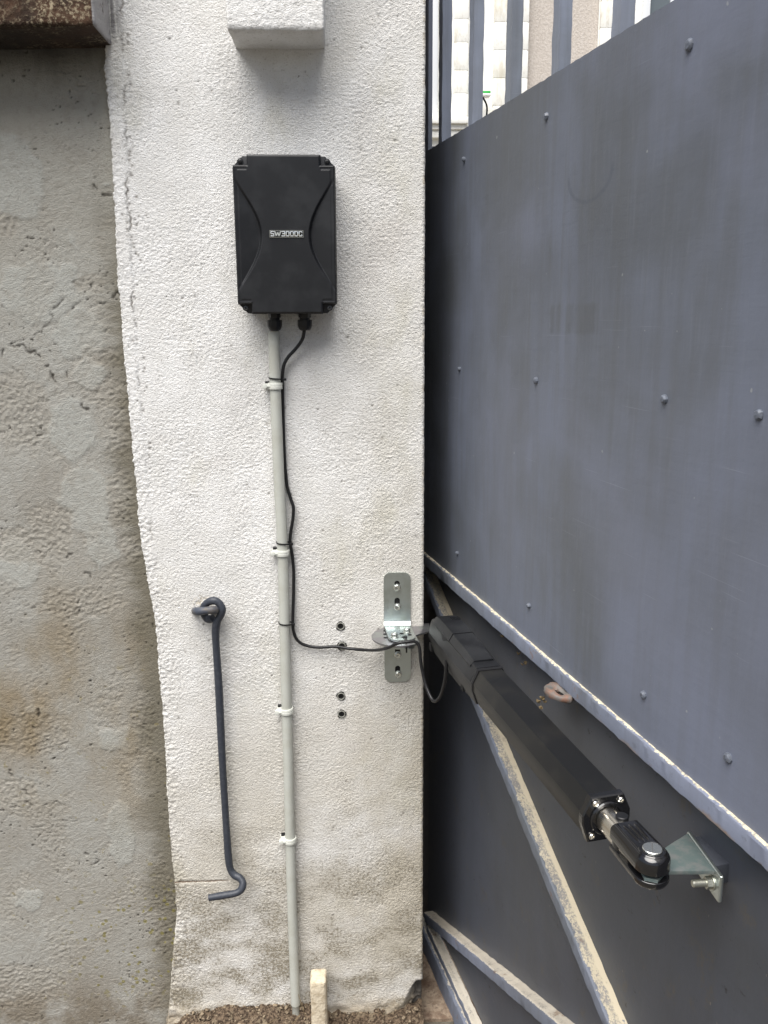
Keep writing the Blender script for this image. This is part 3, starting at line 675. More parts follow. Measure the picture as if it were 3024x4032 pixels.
# ================================================================== THE GATE
GM = frame(GO, GS, -GN, (0, 0, 1))       # local x = along the leaf toward the viewer, local y = away, local z = up
gate = thing('metal_gate', GO, 'blue grey sheet metal gate leaf with bars on top, standing open at right', 'gate', rot=GM.to_3x3())
S0, S1 = -.30, 1.78
def gmb(): return MB(GM)
def sheet(name, z0, z1, y0, th, seed, nx=320, nz=150):
    s = np.linspace(S0, S1, nx); z = np.linspace(z0, z1, nz); S, Z = np.meshgrid(s, z)
    Y = y0 + .0016 * perlin(S / .35, Z / .3, seed) + .0006 * perlin(S / .09, Z / .12, seed + 1)
    zt = Z + np.where(np.arange(nz)[:, None] == nz - 1, .0012 * perlin(S / .02, Z, seed + 2), 0)
    loc = np.stack([S, Y, zt], -1); back = loc.copy(); back[..., 1] += th
    full = np.concatenate([loc, back[::-1]], 0)
    full = np.concatenate([full, full[:1]], 0)
    A = np.array(GM); P = full @ A[:3, :3].T + A[:3, 3]
    return grid_mesh(name, P, 'gate', parent=gate, angle=50)
sheet('upper_panel', 1.045, 1.946, -.0030, .0025, 100)
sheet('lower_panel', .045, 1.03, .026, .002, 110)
b = gmb(); b.box((S0, .006, 1.932), (-.262, .016, 2.46), .002); b.box((-.375, .0295, -.045), (-.262, .06, 1.93), .002); b.box((S0, .0162, 1.932), (-.262, .06, 1.96)); b.build('hinge_stile', 'bar', gate)
b = gmb(); b.box((S1 - .05, .006, -.045), (S1, .045, 2.46), .002); b.build('lock_stile', 'bar', gate)
b = gmb(); b.box((-.242, .008, 2.40), (S1 - .051, .040, 2.45), .002); b.build('top_rail', 'bar', gate)
def rough_bar(poly_fn, s0, s1, name, mat, par, step=.008, amp=.0008, seed=1, mtx=None):
    # a section swept along local x with slightly wobbling edges (thick old paint)
    ss = np.arange(s0, s1, step); rings = []
    for k, s in enumerate(ss):
        pr = poly_fn(s); r = []
        for j, (y, z) in enumerate(pr):
            w1 = perlin(np.array([s / .025 + j * 9.1]), np.array([j * 3.7 + .4]), seed)[0] + .5 * perlin(np.array([s / .009]), np.array([j * 1.3 + .2]), seed + 1)[0]
            r.append((s, y + amp * w1, z + amp * w1))
        rings.append(r)
    b = MB(mtx or GM); b.loft(rings); return b.build(name, mat, par, angle=25)
def rsec(y0, y1, z0, z1, c=.003):        # section with softened corners
    return [(y0 + c, z0), (y1, z0), (y1, z1), (y0 + c * 1.2, z1), (y0 + c * .3, z1 - c * .5), (y0, z1 - c * 1.3), (y0, z0 + c)]
rough_bar(lambda s: rsec(-.0095, .03, 1.0285, 1.0565), S0 + .002, S1, 'mid_rail', 'rail', gate, seed=4, amp=.0009)
rough_bar(lambda s: rsec(-.006, .012, -.043, .018, .006), S0 + .002, S1, 'bottom_rail', 'pale', gate, seed=5, amp=.0012)
rough_bar(lambda s: rsec(.003, .0255, .0195, .040, .003), S0 + .06, S1 - .06, 'bottom_ledge', 'pale', gate, seed=6, amp=.0012)
def brace(pa, pb, hgt, dep, name, seed, yb=.0255, mat='dusty'):
    # sloping bar lying in the gate plane; pa, pb: (s, z) of the upper front edge
    d = Vector((pb[0] - pa[0], 0, pb[1] - pa[1])); L = d.length; d.normalize(); up = Vector((-d.z, 0, d.x))
    m = GM @ Matrix(((d.x, 0, up.x, pa[0]), (0, 1, 0, 0), (d.z, 0, up.z, pa[1]), (0, 0, 0, 1)))
    m = GM @ Matrix(((d.x, 0, up.x, pa[0]), (0, 1, 0, 0), (d.z, 0, up.z, pa[1]), (0, 0, 0, 1)))
    rough_bar(lambda s: rsec(yb - dep, yb + .001, -hgt, 0, .003), 0, L, name, mat, gate, seed=seed, mtx=m, amp=.001)
A0 = GP(1737, 2413); A1 = GP(2403, 4032); k = (A1[1] - A0[1]) / (A1[0] - A0[0])
brace((-.27, A0[1] + k * (-.27 - A0[0])), (1.55, A0[1] + k * (1.55 - A0[0])), .024, .0285, 'diagonal_brace', 12)
B0 = GP(1664, 3590); B1 = GP(2165, 4008); k = (B1[1] - B0[1]) / (B1[0] - B0[0])
brace((-.26, B0[1] + k * (-.26 - B0[0])), (.93, B0[1] + k * (.93 - B0[0])), .027, .0245, 'diagonal_brace', 14, mat='pale')
for k in range(-1, 11):
    s = -.003 + .1745 * k
    rough_bar(lambda q: [(.0008, .001), (.0205, .001), (.0205, .0235), (.0008, .0235)], 1.90, 2.402, 'bar', 'bar', gate, seed=30 + k, amp=.0007, step=.014,
              mtx=GM @ Matrix(((0, 0, 1, s), (0, 1, 0, 0), (1, 0, 0, 0), (0, 0, 0, 1))))
def bolt_head():
    b = gmb(); return b
for k, (s, z, sq) in enumerate([(-.0103, 1.891, .8), (.346, 1.892, 1), (.705, 1.890, 1.25), (-.0195, 1.4985, .8), (.339, 1.4997, 1), (.7006, 1.5017, 1), (.871, 1.5007, 1.1),
                                (-.0208, 1.1155, .7), (.339, 1.1188, .85), (.6978, 1.1156, .95), (.871, 1.117, 1.1), (1.06, 1.5, 1), (1.06, 1.89, 1), (1.06, 1.117, 1)]):
    r = .0058 * sq
    b = MB(GM @ Matrix.Translation((s, 0, z)) @ Matrix.Rotation(math.pi / 2, 4, 'X'))     # local z of the head -> out of the gate
    b.lathe([(r * 1.25, -.001), (r * 1.2, .0016), (r * .98, .0022), (r * .95, .0055), (r * .62, .0078), (r * .1, .0082)], 10)
    for v in b.bm.verts: v.co += Vector((random.uniform(-1, 1), random.uniform(-1, 1), random.uniform(-1, 1))) * .00035
    b.build('bolt_head', 'boltpaint', gate, angle=30)
# welded ring lug under the mid rail
def lug():
    s0, z0 = .486, 1.0235
    m = GM @ Matrix.Translation((s0, 0, z0)) @ Matrix.Rotation(R_(-8), 4, 'X')
    N = 28; rings = []
    for i in range(N + 1):
        t = 2 * math.pi * i / N; c, q = math.cos(t), math.sin(t)
        ox, oy = .029 * c + .004 * (q > 0) * c, -.018 + .021 * q; ix, iy = .0125 * c + .003, -.019 + .0075 * q
        oz = .0050 + .0012 * math.sin(3 * t)
        rings.append([(ox * .88 + ix * .12, oy * .88 + iy * .12, -oz), (ox, oy, -oz * .4), (ox, oy, oz * .4), (ox * .85 + ix * .15, oy * .85 + iy * .15, oz), (ix * .8 + ox * .2, iy * .8 + oy * .2, oz), (ix, iy, 0), (ix * .8 + ox * .2, iy * .8 + oy * .2, -oz)])
    b = MB(m); b.loft(rings, cap=False)
    for v in b.bm.verts: v.co += Vector([random.uniform(-1, 1) for _ in range(3)]) * .0006
    bmesh.ops.remove_doubles(b.bm, verts=b.bm.verts, dist=.0009)
    b.build('eye_lug', 'lug', gate, angle=60)
lug()
def clump(name, loc, label, cat, n, spread, size, seed):
    rng = random.Random(seed); b = MB()
    for i in range(n):
        c = Vector(loc) + Vector((rng.gauss(0, spread), rng.gauss(0, spread), rng.gauss(0, spread * 1.3)))
        t = bmesh.new(); bmesh.ops.create_icosphere(t, subdivisions=1, radius=size * rng.uniform(.5, 1.2))
        for v in t.verts: v.co *= rng.uniform(.5, 1.3)
        t.transform(Matrix.Translation(c) @ Matrix.Rotation(rng.uniform(0, 6), 4, Vector((rng.random(), rng.random(), 1)).normalized()) @ Matrix.Diagonal((1, .35, .8, 1)))
        me = bpy.data.meshes.new('tmp'); t.to_mesh(me); t.free(); b.bm.from_mesh(me); bpy.data.meshes.remove(me)
    o = b.build(name, 'leaf', None, loc, angle=20); return tag(o, label, cat)
def gw3(s, y, z): return GM @ Vector((s, y, z))
clump('dry_debris', gw3(.462, -.034, .998), 'dry leaf and insect debris hanging from the chipped eye lug under the gate rail', 'debris', 9, .005, .0045, 1)
g_ = 'dry leaf scraps caught under the mid rail'
for i, (px, py, lb, nn) in enumerate([(2080, 2610, 'larger pale dry leaf scrap on the gate below the mid rail, beside the motor arm', 4), (2045, 2560, 'tiny dry leaf scrap just up left of the larger one under the mid rail', 3), (1990, 2500, 'frayed brown plant scrap nearest the pier under the mid rail', 3), (2325, 2805, 'small yellow dry scrap right of the eye lug', 2)]):
    s, z = GP(px, py, -.018); o = clump('leaf_scrap', gw3(s, .015, z), lb, 'leaf scrap', nn, .0035, .0042, 5 + i); o['group'] = g_

# ================================================================== CONTROL BOX
def control_box():
    c = W(1123, 921, .075); c.x = (-.1967 - .0121 - .0113 - .1954) / 4 - .0004; cz = 1.7465
    Hh = .1372; Hw = .0922; y1 = .078
    tilt = Matrix.Rotation(R_(-.25), 4, 'Z')
    t = thing('control_box', (c.x, 0, cz), 'black plastic control box with two curved ridges and a chrome name on its lid', 'control box')
    F = FW((c.x, 0, cz)) @ tilt; ch = .0185
    octo = lambda w_, h_, k: [(-w_, -h_ + k), (-w_ + k, -h_), (w_ - k, -h_), (w_, -h_ + k), (w_, h_ - k), (w_ - k, h_), (-w_ + k, h_), (-w_, h_ - k)]
    b = MB(F); b.prism(octo(Hw - .003, Hh - .003, ch), .002, .036, .0015); b.build('back_box', 'abs', t)
    b = MB(F); b.prism(octo(Hw, Hh, ch), .037, .066, .0016); lid = b.build('lid', 'abs', t)
    # raised panel: a rectangle with its corners notched out, front modelled as a height field
    nw, nh = .0265, .0165; NW = Hw - nw; NH = Hh - nh; st = .0009
    xs = np.arange(-Hw, Hw + st / 2, st * (2 * Hw) / (round(2 * Hw / st) * st)); zs = np.linspace(-Hh - .001, Hh + .001, int(2 * Hh / st)); X, Z = np.meshgrid(xs, zs)
    ax, az = np.abs(X), np.abs(Z)
    inA = np.minimum(Hw - .001 - ax, NH - az); inB = np.minimum(NW - ax, Hh + .001 - az); D = np.maximum(inA, inB)
    hb = 0 * X
    tt = Z / .100; amt = np.clip(1 - tt * tt, 0, 1)
    ua = .084 - .0425 * amt ** 1.5
    k = np.clip((ax - ua) / .0055, 0, 1); k = k * k * (3 - 2 * k)
    back = np.clip(1 - (ax - ua - .0048) / np.maximum(.0865 - ua - .0048, .004), 0, 1)
    hb = -.0085 * amt ** 1.3 * k * back
    # rolled outer border
    hb += -.0026 * (1 - sst(D, 0, .0032)) + -.0007 * sst(D, .0095, .0075) * sst(D, .003, .004) * (ax > NW)
    hb = np.where(D < 0, -.012, hb)
    A = np.array(F); loc = np.stack([X, Z, y1 + hb], -1); P = loc @ A[:3, :3].T + A[:3, 3]
    Dc = np.minimum(np.minimum(D[:-1, :-1], D[1:, 1:]), np.minimum(D[1:, :-1], D[:-1, 1:])); Dm = np.maximum(np.maximum(D[:-1, :-1], D[1:, 1:]), np.maximum(D[1:, :-1], D[:-1, 1:]))
    grid_mesh('lid_panel', P, 'abs', parent=t, keep=Dm > 0)
    for sx, sz in ((-1, 1), (1, 1), (-1, -1), (1, -1)):
        q = (sx * (Hw - .0145), sz * (Hh - .0098))
        b = MB(F @ Matrix.Translation((q[0], q[1], .0655))); b.cyl(.0056, .0056, 0, .0012, 20); o = b.build('screw_recess', 'absd', t)
        b = MB(F @ Matrix.Translation((q[0], q[1], .0668)) @ Matrix.Rotation(R_(20 * sx + 10), 4, 'Z')); b.lathe([(.0041, 0), (.004, .0008), (.003, .0014), (.0002, .0016)], 18)
        s = b.build('screw', 'abs' if sz > 0 else 'boltgrey', t)
        b = MB(F @ Matrix.Translation((q[0], q[1], .0681)) @ Matrix.Rotation(R_(20 * sx + 10), 4, 'Z')); b.box((-.0026, -.0006, 0), (.0026, .0006, .0006)); b.box((-.0006, -.0026, 0), (.0006, .0026, .00055)); b.build('cross_slot', 'dark', s)
    # name plate
    pc = W(1128, 921, y1); X0 = pc.x - c.x; Z0 = pc.z - cz
    b = MB(F); b.box((X0 - .0305, Z0 - .0062, y1 - .001), (X0 + .0305, Z0 + .0062, y1 + .0009), .0004); pl = b.build('name_plate', 'label', t)
    b = MB(F); zf = y1 + .0012
    for (x0, x1, z0, z1) in ((-.0305, .0305, .0057, .0062), (-.0305, .0305, -.0062, -.0057), (-.0305, -.030, -.0057, .0057), (.030, .0305, -.0057, .0057)): b.box((X0 + x0, Z0 + z0, y1), (X0 + x1, Z0 + z1, zf))
    b.build('rim', 'steel', pl)
    b = MB(F); hh = .0047; w_ = .0034; s_ = .0019; x = X0 - .0288
    def R(x0, x1, z0, z1): b.box((x0, Z0 + z0, y1), (x1, Z0 + z1, y1 + .0021), .0003)
    def Q(pts): b.prism([(px, Z0 + pz) for px, pz in pts], y1, y1 + .0021)
    W7 = .0070; G = .0008
    R(x, x + W7, hh - s_, hh); R(x, x + s_, 0, hh - s_); R(x, x + W7, -s_ / 2, s_ / 2); R(x + W7 - s_, x + W7, -hh + s_, -s_ / 2); R(x, x + W7, -hh, -hh + s_); x += W7 + G
    ww = .0105
    for (a1, a2) in ((0, .26), (.52, .26), (.48, .74), (1, .74)):
        Q([(x + a1 * ww - .0009, hh), (x + a1 * ww + .0009, hh), (x + a2 * ww + .0009, -hh), (x + a2 * ww - .0009, -hh)])
    x += ww + G + .0006
    R(x, x + W7, hh - s_, hh); R(x + W7 - s_, x + W7, -hh + s_, hh - s_); R(x + .0016, x + W7 - s_, -s_ / 2, s_ / 2); R(x, x + W7, -hh, -hh + s_); x += W7 + G
    for k in range(4):                     # 0 0 D C
        if k < 2: R(x, x + s_, -hh + .0006, hh - .0006); R(x + W7 - s_, x + W7, -hh + .0006, hh - .0006); R(x + .0006, x + W7 - .0006, hh - s_, hh); R(x + .0006, x + W7 - .0006, -hh, -hh + s_)
        elif k == 2: R(x, x + s_, -hh, hh); R(x + s_, x + W7 - .0008, hh - s_, hh); R(x + s_, x + W7 - .0008, -hh, -hh + s_); R(x + W7 - s_, x + W7, -hh + .0011, hh - .0011)
        else: R(x, x + s_, -hh + .0006, hh - .0006); R(x + .0006, x + W7 - .0004, hh - s_, hh); R(x + .0006, x + W7 - .0004, -hh, -hh + s_); R(x + W7 - s_, x + W7 - .0004, hh - .0036, hh - s_); R(x + W7 - s_, x + W7 - .0004, -hh + s_, -hh + .0036)
        x += W7 + G
    b.build('lettering', 'chrome', pl)
    # glands on the underside
    for gx in (-.1327, -.0755):
        zt = cz - Hh + .002
        b = MB(Matrix.Translation((gx, -.033, 0)))
        b.cyl(.0120, .0120, zt - .010, zt + .004, 6, .0008); b.cyl(.0098, .0098, zt - .014, zt - .010, 20)
        b.lathe([(.0135, zt - .0265), (.0138, zt - .024), (.0138, zt - .0145), (.0125, zt - .0138)], 10)
        b.lathe([(.0075, zt - .034), (.0105, zt - .0325), (.0125, zt - .0285), (.0128, zt - .0262)], 20)
        b.build('cable_gland', 'absd', t)
M['boltgrey'] = simple('grey_screw', (.14, .145, .15), .4, .5)
control_box()

# ================================================================== CONDUIT, CLIPS, TIES, CABLE
CP = [W(1078, 1303, .020), W(1083, 1500, .018), W(1099, 1900, .016), W(1112, 2150, .016), W(1125, 2650, .016), W(1136, 3050, .016), W(1146, 3450, .016), W(1158, 3800, .018), W(1164, 3952, .020)]
def conduit_at(py):
    for a, b in zip(CPY[:-1], CPY[1:]):
        if a[0] <= py <= b[0]: t = (py - a[0]) / (b[0] - a[0]); return a[1].lerp(b[1], t)
    return CPY[-1][1]
CPY = list(zip((1303, 1500, 1900, 2150, 2650, 3050, 3450, 3800, 3952), CP))
ct = thing('conduit_pipe', CP[-1], 'tall grey plastic conduit pipe running down the pier from the black box to the soil', 'pipe')
b = MB(); b.tube(CP, .0109, 28, 6, cap=False); b.build('pipe', 'pvc', ct)
b = MB(); b.tube([p + Vector((0, 0, 0)) for p in CP[:2]], .0094, 20, 0, cap=False); b.build('bore', 'dark', ct)
e = CP[-1]; b = MB(); b.lathe([(.0109, e.z), (.0098, e.z - .004), (.0088, e.z - .006), (.0086, e.z - .032)], 24, Matrix.Translation((e.x, e.y, 0))); b.build('spigot', 'pvc', ct)
for dx, dy, m in ((-.004, 0, 'copper'), (.0, -.003, 'rubber'), (.0035, 0, 'bluewire')):
    t0 = CP[0]; b = MB(); b.tube([(t0.x + dx, t0.y + dy, t0.z - .02), (t0.x + dx * .8, t0.y + dy, t0.z + .008), (-.1327 + dx * .5, -.033 + dy, 1.582)], .0015, 8); b.build('wire', m, ct)
def make_clip():
    t = thing('pipe_clip', (0, 0, 0), 'x', 'pipe clip', 'plastic clips holding the pipe to the pier')
    R0, R1, h = .0112, .0138, .0062
    ring = []; n_ = 40
    prof = [(R0, -h), (R1, -h), (R1 + .0004, -h + .0012), (R1 + .0004, -.0008), (R1 - .0002, 0), (R1 + .0004, .0008), (R1 + .0004, h - .0012), (R1, h), (R0, h)]
    b = MB(); b.loft([[(rr * math.cos(2 * math.pi * i / n_), rr * math.sin(2 * math.pi * i / n_), z) for rr, z in prof] for i in range(n_ + 1)], cap=False)
    b.build('ring', 'clip', t)
    b = MB(); b.prism([(-.0235, .016), (-.012, .016), (-.008, -.010), (-.0175, -.009)], -.0045, .0045, .0012)
    b.box((-.010, .010, -h + .001), (.010, .0175, h - .001), .001); b.build('base', 'clip', t)
    b = MB(frame((-.0195, -.0075, .0), (1, 0, 0), (0, 0, 1), (0, -1, 0))); b.cyl(.0052, .0048, -.006, .004, 16, .0008); b.box((.0, -.0016, .001), (.0125, .0016, .0035), .0006); b.build('latch', 'clip', t)
    b = MB(); b.box((-.020, .0065, .0052), (-.011, .0155, .0085)); b.build('gap_strip', 'absd', t)
    return t
clip0 = make_clip()
for i, (py, lb) in enumerate(((1519, 'topmost grey clip on the pipe, just under the highest black cable tie'), (2175, 'second grey clip down the pipe, just under the middle black cable tie'),
                              (2795, 'third grey clip down the pipe, level with the hole plugs in the pier'), (3303, 'lowest grey clip on the pipe, beside the bottom of the stay hook'))):
    c = clip0 if i == 0 else copy_tree(clip0)
    p = conduit_at(py); c.location = p; c['label'] = lb; c.rotation_euler = (R_(-1), R_((0, 1.5, -2, 1)[i]), R_((0, 3, -4, 2)[i]))
def tie_round(p, lb, rx=.0128, extra=.007):
    t = thing('cable_tie', p, lb, 'cable tie', 'black cable ties round the pipe and cable')
    P = []
    for k in range(37):
        a = 2 * math.pi * k / 36; x = .0118 * math.cos(a); y = .0120 * math.sin(a)
        if x > 0: x += extra * (math.cos(a) ** 2)
        P.append((p.x + x, p.y + y, p.z - (x) * .10))
    b = MB()
    rings = []
    for k, q in enumerate(P):
        a = 2 * math.pi * k / 36; d = Vector((math.cos(a), math.sin(a), 0)); q = Vector(q)
        rings.append([q - d * .0003 + Vector((0, 0, .0013)), q + d * .0009 + Vector((0, 0, .0013)), q + d * .0009 - Vector((0, 0, .0013)), q - d * .0003 - Vector((0, 0, .0013))])
    b.loft(rings, cap=False); b.build('strap', 'absd', t)
    b = MB(); q = Vector((p.x + .0118 + extra, p.y - .004, p.z - .002)); b.box((q.x - .003, q.y - .003, q.z - .0022), (q.x + .0035, q.y + .003, q.z + .0024), .0008); b.build('head', 'absd', t)
tie_round(conduit_at(1490), 'highest black cable tie on the grey pipe, above the topmost clip')
tie_round(conduit_at(2137), 'middle black cable tie on the grey pipe, where the cable bulges away')
tie_round(conduit_at(2449), 'lowest black cable tie on the grey pipe, where the cable turns towards the bracket')
cab = [(1199, 1290, .033), (1197, 1310, .031), (1189, 1339, .026), (1164, 1374, .020), (1136, 1404, .017), (1119, 1434, .016), (1113, 1469, .015), (1112, 1498, .011), (1113, 1548, .008), (1118, 1747, .008), (1128, 1896, .008), (1144, 1961, .009),
       (1155, 1996, .011), (1154, 2036, .011), (1145, 2095, .011), (1142, 2135, .011), (1150, 2180, .009), (1156, 2245, .008), (1156, 2335, .009), (1153, 2447, .014), (1158, 2494, .013), (1176, 2526, .011), (1211, 2543, .010), (1258, 2549, .010),
       (1317, 2546, .011), (1376, 2554, .014), (1430, 2559, .030), (1480, 2560, .065), (1527, 2551, .10), (1563, 2534, .118), (1599, 2528, .118), (1630, 2525, .115), (1647, 2538, .115), (1653, 2560, .117), (1656, 2600, .118), (1664, 2648, .12), (1680, 2708, .13),
       (1707, 2760, .15), (1733, 2743, .17), (1750, 2690, .19), (1757, 2632, .20), (1756, 2600, .20)]
b = MB(); b.tube([W(*p) for p in cab], .0033, 12, 5)
o = b.build('power_cable', 'rubber', None, W(1199, 1290, .033)); tag(o, 'black cable running from the box beside the grey pipe and looping to the motor', 'cable')

# ================================================================== STAY HOOK
hp = [(838, 2434, .028), (820, 2438, .022), (806, 2424, .02), (801, 2402, .022), (808, 2381, .025), (826, 2368, .028), (848, 2366, .030), (866, 2379, .031), (874, 2400, .031), (868, 2424, .030), (855, 2448, .028), (849, 2485, .025), (852, 2560, .022), (862, 2712, .021), (876, 3005, .020), (894, 3299, .020), (901, 3388, .021),
      (908, 3424, .022), (924, 3446, .025), (944, 3457, .03), (956, 3476, .036), (951, 3500, .042), (930, 3516, .046), (876, 3526, .049), (822, 3535, .05)]
def hr(t): return .0080 - .0008 * max(0, t - .93) / .07 + .0004 * math.sin(t * 60)
hk = thing('stay_hook', W(856, 2960, .02), 'long dark blue painted iron stay hook hanging against the white pier', 'hook')
b = MB(); b.tube([W(*p) for p in hp], hr, 14, 6); b.build('hook_rod', 'hook', hk, angle=60)
b = MB(); ec = W(808, 2404, .036)
b.tube([W(838, 2402, -.005), W(850, 2402, .018), W(846, 2402, .040), W(822, 2403, .046), (W(790, 2406, .044)), W(771, 2408, .030), W(770, 2406, .0)], lambda t: .0082 + .0005 * math.sin(t * 20), 14, 5, 1)
o = b.build('wall_staple', 'hookworn', None, (ec.x, 0, ec.z), angle=60); tag(o, 'chipped iron staple in the pier that the top loop of the stay hook hangs from', 'staple')

# ================================================================== OLD WALL PLUGS
def make_plug():
    t = thing('wall_plug', (0, 0, 0), 'x', 'wall plug', 'old plastic plugs left in the pier')
    F = FW((0, 0, 0))
    b = MB(F); b.lathe([(.0086, -.006), (.0084, .0004), (.0072, .0010), (.0062, .0004), (.0060, -.006)], 20); b.build('collar', 'plug', t)
    b = MB(F); b.cyl(.0050, .0048, -.010, -.0015, 16); o = b.build('sleeve', 'plug', t)
    b = MB(F); b.cyl(.0022, .0022, -.010, -.0008, 12); b.build('bore', 'dark', t)
    b = MB(F); rng = random.Random(4)
    P = []
    for k in range(26):
        a = 2 * math.pi * k / 26; rr = .0088 + rng.uniform(-.0006, .0022); P.append((rr * math.cos(a), rr * math.sin(a)))
    b.prism(P, -.006, -.0008); b.build('chipped_hole', 'dark', t)
    return t
pl0 = make_plug()
for i, (px, py, lb) in enumerate(((1341, 2466, 'topmost old wall plug in the pier, above the black cable'), (1346, 2544, 'old wall plug half hidden behind the black cable'),
                                  (1343, 2742, 'upper one of the pair of old wall plugs below the cable'), (1345, 2812, 'lower one of the pair of old wall plugs below the cable'))):
    c = pl0 if i == 0 else copy_tree(pl0); c.location = W(px, py, .0022); c.rotation_euler = (0, R_(75 * i), 0); c['label'] = lb

# ================================================================== WALL BRACKET
ZB = .968
def hexbolt(m, r, h, parent, mat='bolt', washer=None):
    b = MB(m)
    if washer: b.cyl(washer, washer, 0, .0014, 24, .0004); z0 = .0015
    else: z0 = 0
    b.cyl(r, r, z0, z0 + h * .85, 6); b.lathe([(r * .98, z0 + h * .85), (r * .86, z0 + h), (r * .55, z0 + h), (.0001, z0 + h * .8)], 24)
    return b.build('bolt', mat, parent, angle=28)
br = thing('wall_bracket', (.10, 0, .958), 'zinc plated slotted bracket bolted upright to the pier with a flat tongue standing out', 'bracket')
def slot_plate(x0, x1, z0, z1, slots, d0, d1, rad_top, rad_bot, m):
    # plate with slotted holes: outline ring bridged to each slot through a strip layout
    b = MB(m); n = 0
    xc = (x0 + x1) / 2; sw = .0056
    # build as strips between slots: full width pieces and two side pieces by each slot
    zs = [z0] + [v for s in sorted(slots) for v in s] + [z1]
    def arc(cx, cy, r, a0, a1, k=7): return [(cx + r * math.cos(R_(a0 + (a1 - a0) * i / k)), cy + r * math.sin(R_(a0 + (a1 - a0) * i / k))) for i in range(k + 1)]
    for i in range(0, len(zs), 2):
        lo, hi = zs[i], zs[i + 1]; P = []
        if i == 0 and rad_bot: P += arc(x0 + rad_bot, lo + rad_bot, rad_bot, 180, 270) + arc(x1 - rad_bot, lo + rad_bot, rad_bot, 270, 360)
        else: P += [(x0, lo), (xc - sw, lo)] + ([(xc + sw * math.cos(R_(180 + 180 * q / 8)), lo - sw + 0 * 1 + sw * 0 + (-sw * 0) + (sw - sw) + (-math.sin(R_(180 * q / 8)) * -sw)) for q in range(1, 8)] if False else []) + [(xc + sw, lo), (x1, lo)]
        if i + 2 >= len(zs) and rad_top: P += arc(x1 - rad_top, hi - rad_top, rad_top, 0, 90) + arc(x0 + rad_top, hi - rad_top, rad_top, 90, 180)
        else: P += [(x1, hi), (x0, hi)]
        b.prism(P, d0, d1)
    for lo, hi in slots:
        for sx in (-1, 1):
            xo = x0 if sx < 0 else x1
            P = [(xo, lo), (xc, lo)] + [(xc + sx * sw * math.sin(R_(90 * q / 6)), lo + sw - sw * math.cos(R_(90 * q / 6))) for q in range(0, 7)] + [(xc + sx * sw * math.cos(R_(90 * q / 6)), hi - sw + sw * math.sin(R_(90 * q / 6))) for q in range(0, 7)] + [(xo, hi)]
            b.prism(P, d0, d1)
    bmesh.ops.remove_doubles(b.bm, verts=b.bm.verts, dist=.00002)
    return b
X0, X1 = .0722, .1282
b = slot_plate(X0, X1, ZB + .003, W(1565, 2255, .004).z, [(W(1565, 2390).z, W(1565, 2351).z), (W(1565, 2312).z, W(1565, 2284).z)], .0005, .0045, .013, 0, FW((0, 0, 0)))
b.build('upper_plate', 'zinc', br)
b = slot_plate(X0 + .0005, X1 + .0005, W(1565, 2684, .004).z, ZB - .012, [(W(1565, 2652).z, W(1565, 2618).z), (W(1565, 2580).z, W(1565, 2541).z)], .0005, .0045, 0, .014, FW((0, 0, 0)))
b.build('lower_plate', 'zinc', br)
for z0_, z1_ in ((.852, .925), (.99, 1.069)):
    b = MB(); b.box((.088, -.0038, z0_), (.112, -.0004, z1_)); b.build('slot_shadow', 'dark', br)
# bent tongue: rounded fold then flat plate standing out of the wall
def tongue(z, name, x0, x1, L, th, r=.02, fold=True):
    b = MB(); P = [(x0, .0)] + [(x1, .0)]
    P += [(x1 - r + r * math.cos(R_(a)), -L + r - r * math.sin(R_(a))) for a in range(0, 91, 12)]
    P += [(x0 + r - r * math.sin(R_(a)), -L + r - r * math.cos(R_(a))) for a in range(0, 91, 12)]
    P = [(x + max(0, -y - .02) * .09, y) for x, y in P]
    b.prism(P, z - th, z, .0007)
    if fold: b.prism([(0, z), (-.0045, z + .0075), (-.006, z + .0075), (-.0085, z + .004), (-.012, z + .0008), (-.012, z - .001)], x0 + .0001, x1 - .0001, mtx=frame((0, 0, 0), (0, 1, 0), (0, 0, 1), (1, 0, 0)))
    return b.build(name, 'zinc', br)
Lt = -(AZ(1572, 2520, ZB).y)
tongue(ZB, 'tongue', X0, X1 - .0, Lt, .004)
tongue(ZB - .019, 'lower_tongue', X0 + .001, X1 + .001, Lt - .006, .004, fold=False)
for px, py in ((1563, 2312), (1565, 2388), (1566, 2577), (1568, 2653)):
    p = W(px, py, .0046)
    hexbolt(FW((p.x, -.0048, p.z)) @ Matrix.Rotation(R_(px * 7 % 60), 4, 'Z'), .0066, .006, br, washer=.0080)
for px, py in ((1553, 2507), (1602, 2488)):
    p = AZ(px, py, ZB); hexbolt(frame((p.x, p.y, ZB + .0002), (1, 0, 0), (0, 1, 0), (0, 0, 1)), .0066, .0065, br, washer=.0085)
for px, py in ((1581, 2495), (1614, 2500), (1589, 2509)):
    p = AZ(px, py, ZB); b = MB(); b.cyl(.0042, .0042, ZB - .001, ZB + .0003, 20, mtx=Matrix.Translation((p.x, p.y, 0))); b.build('bolt_hole', 'dark', br)

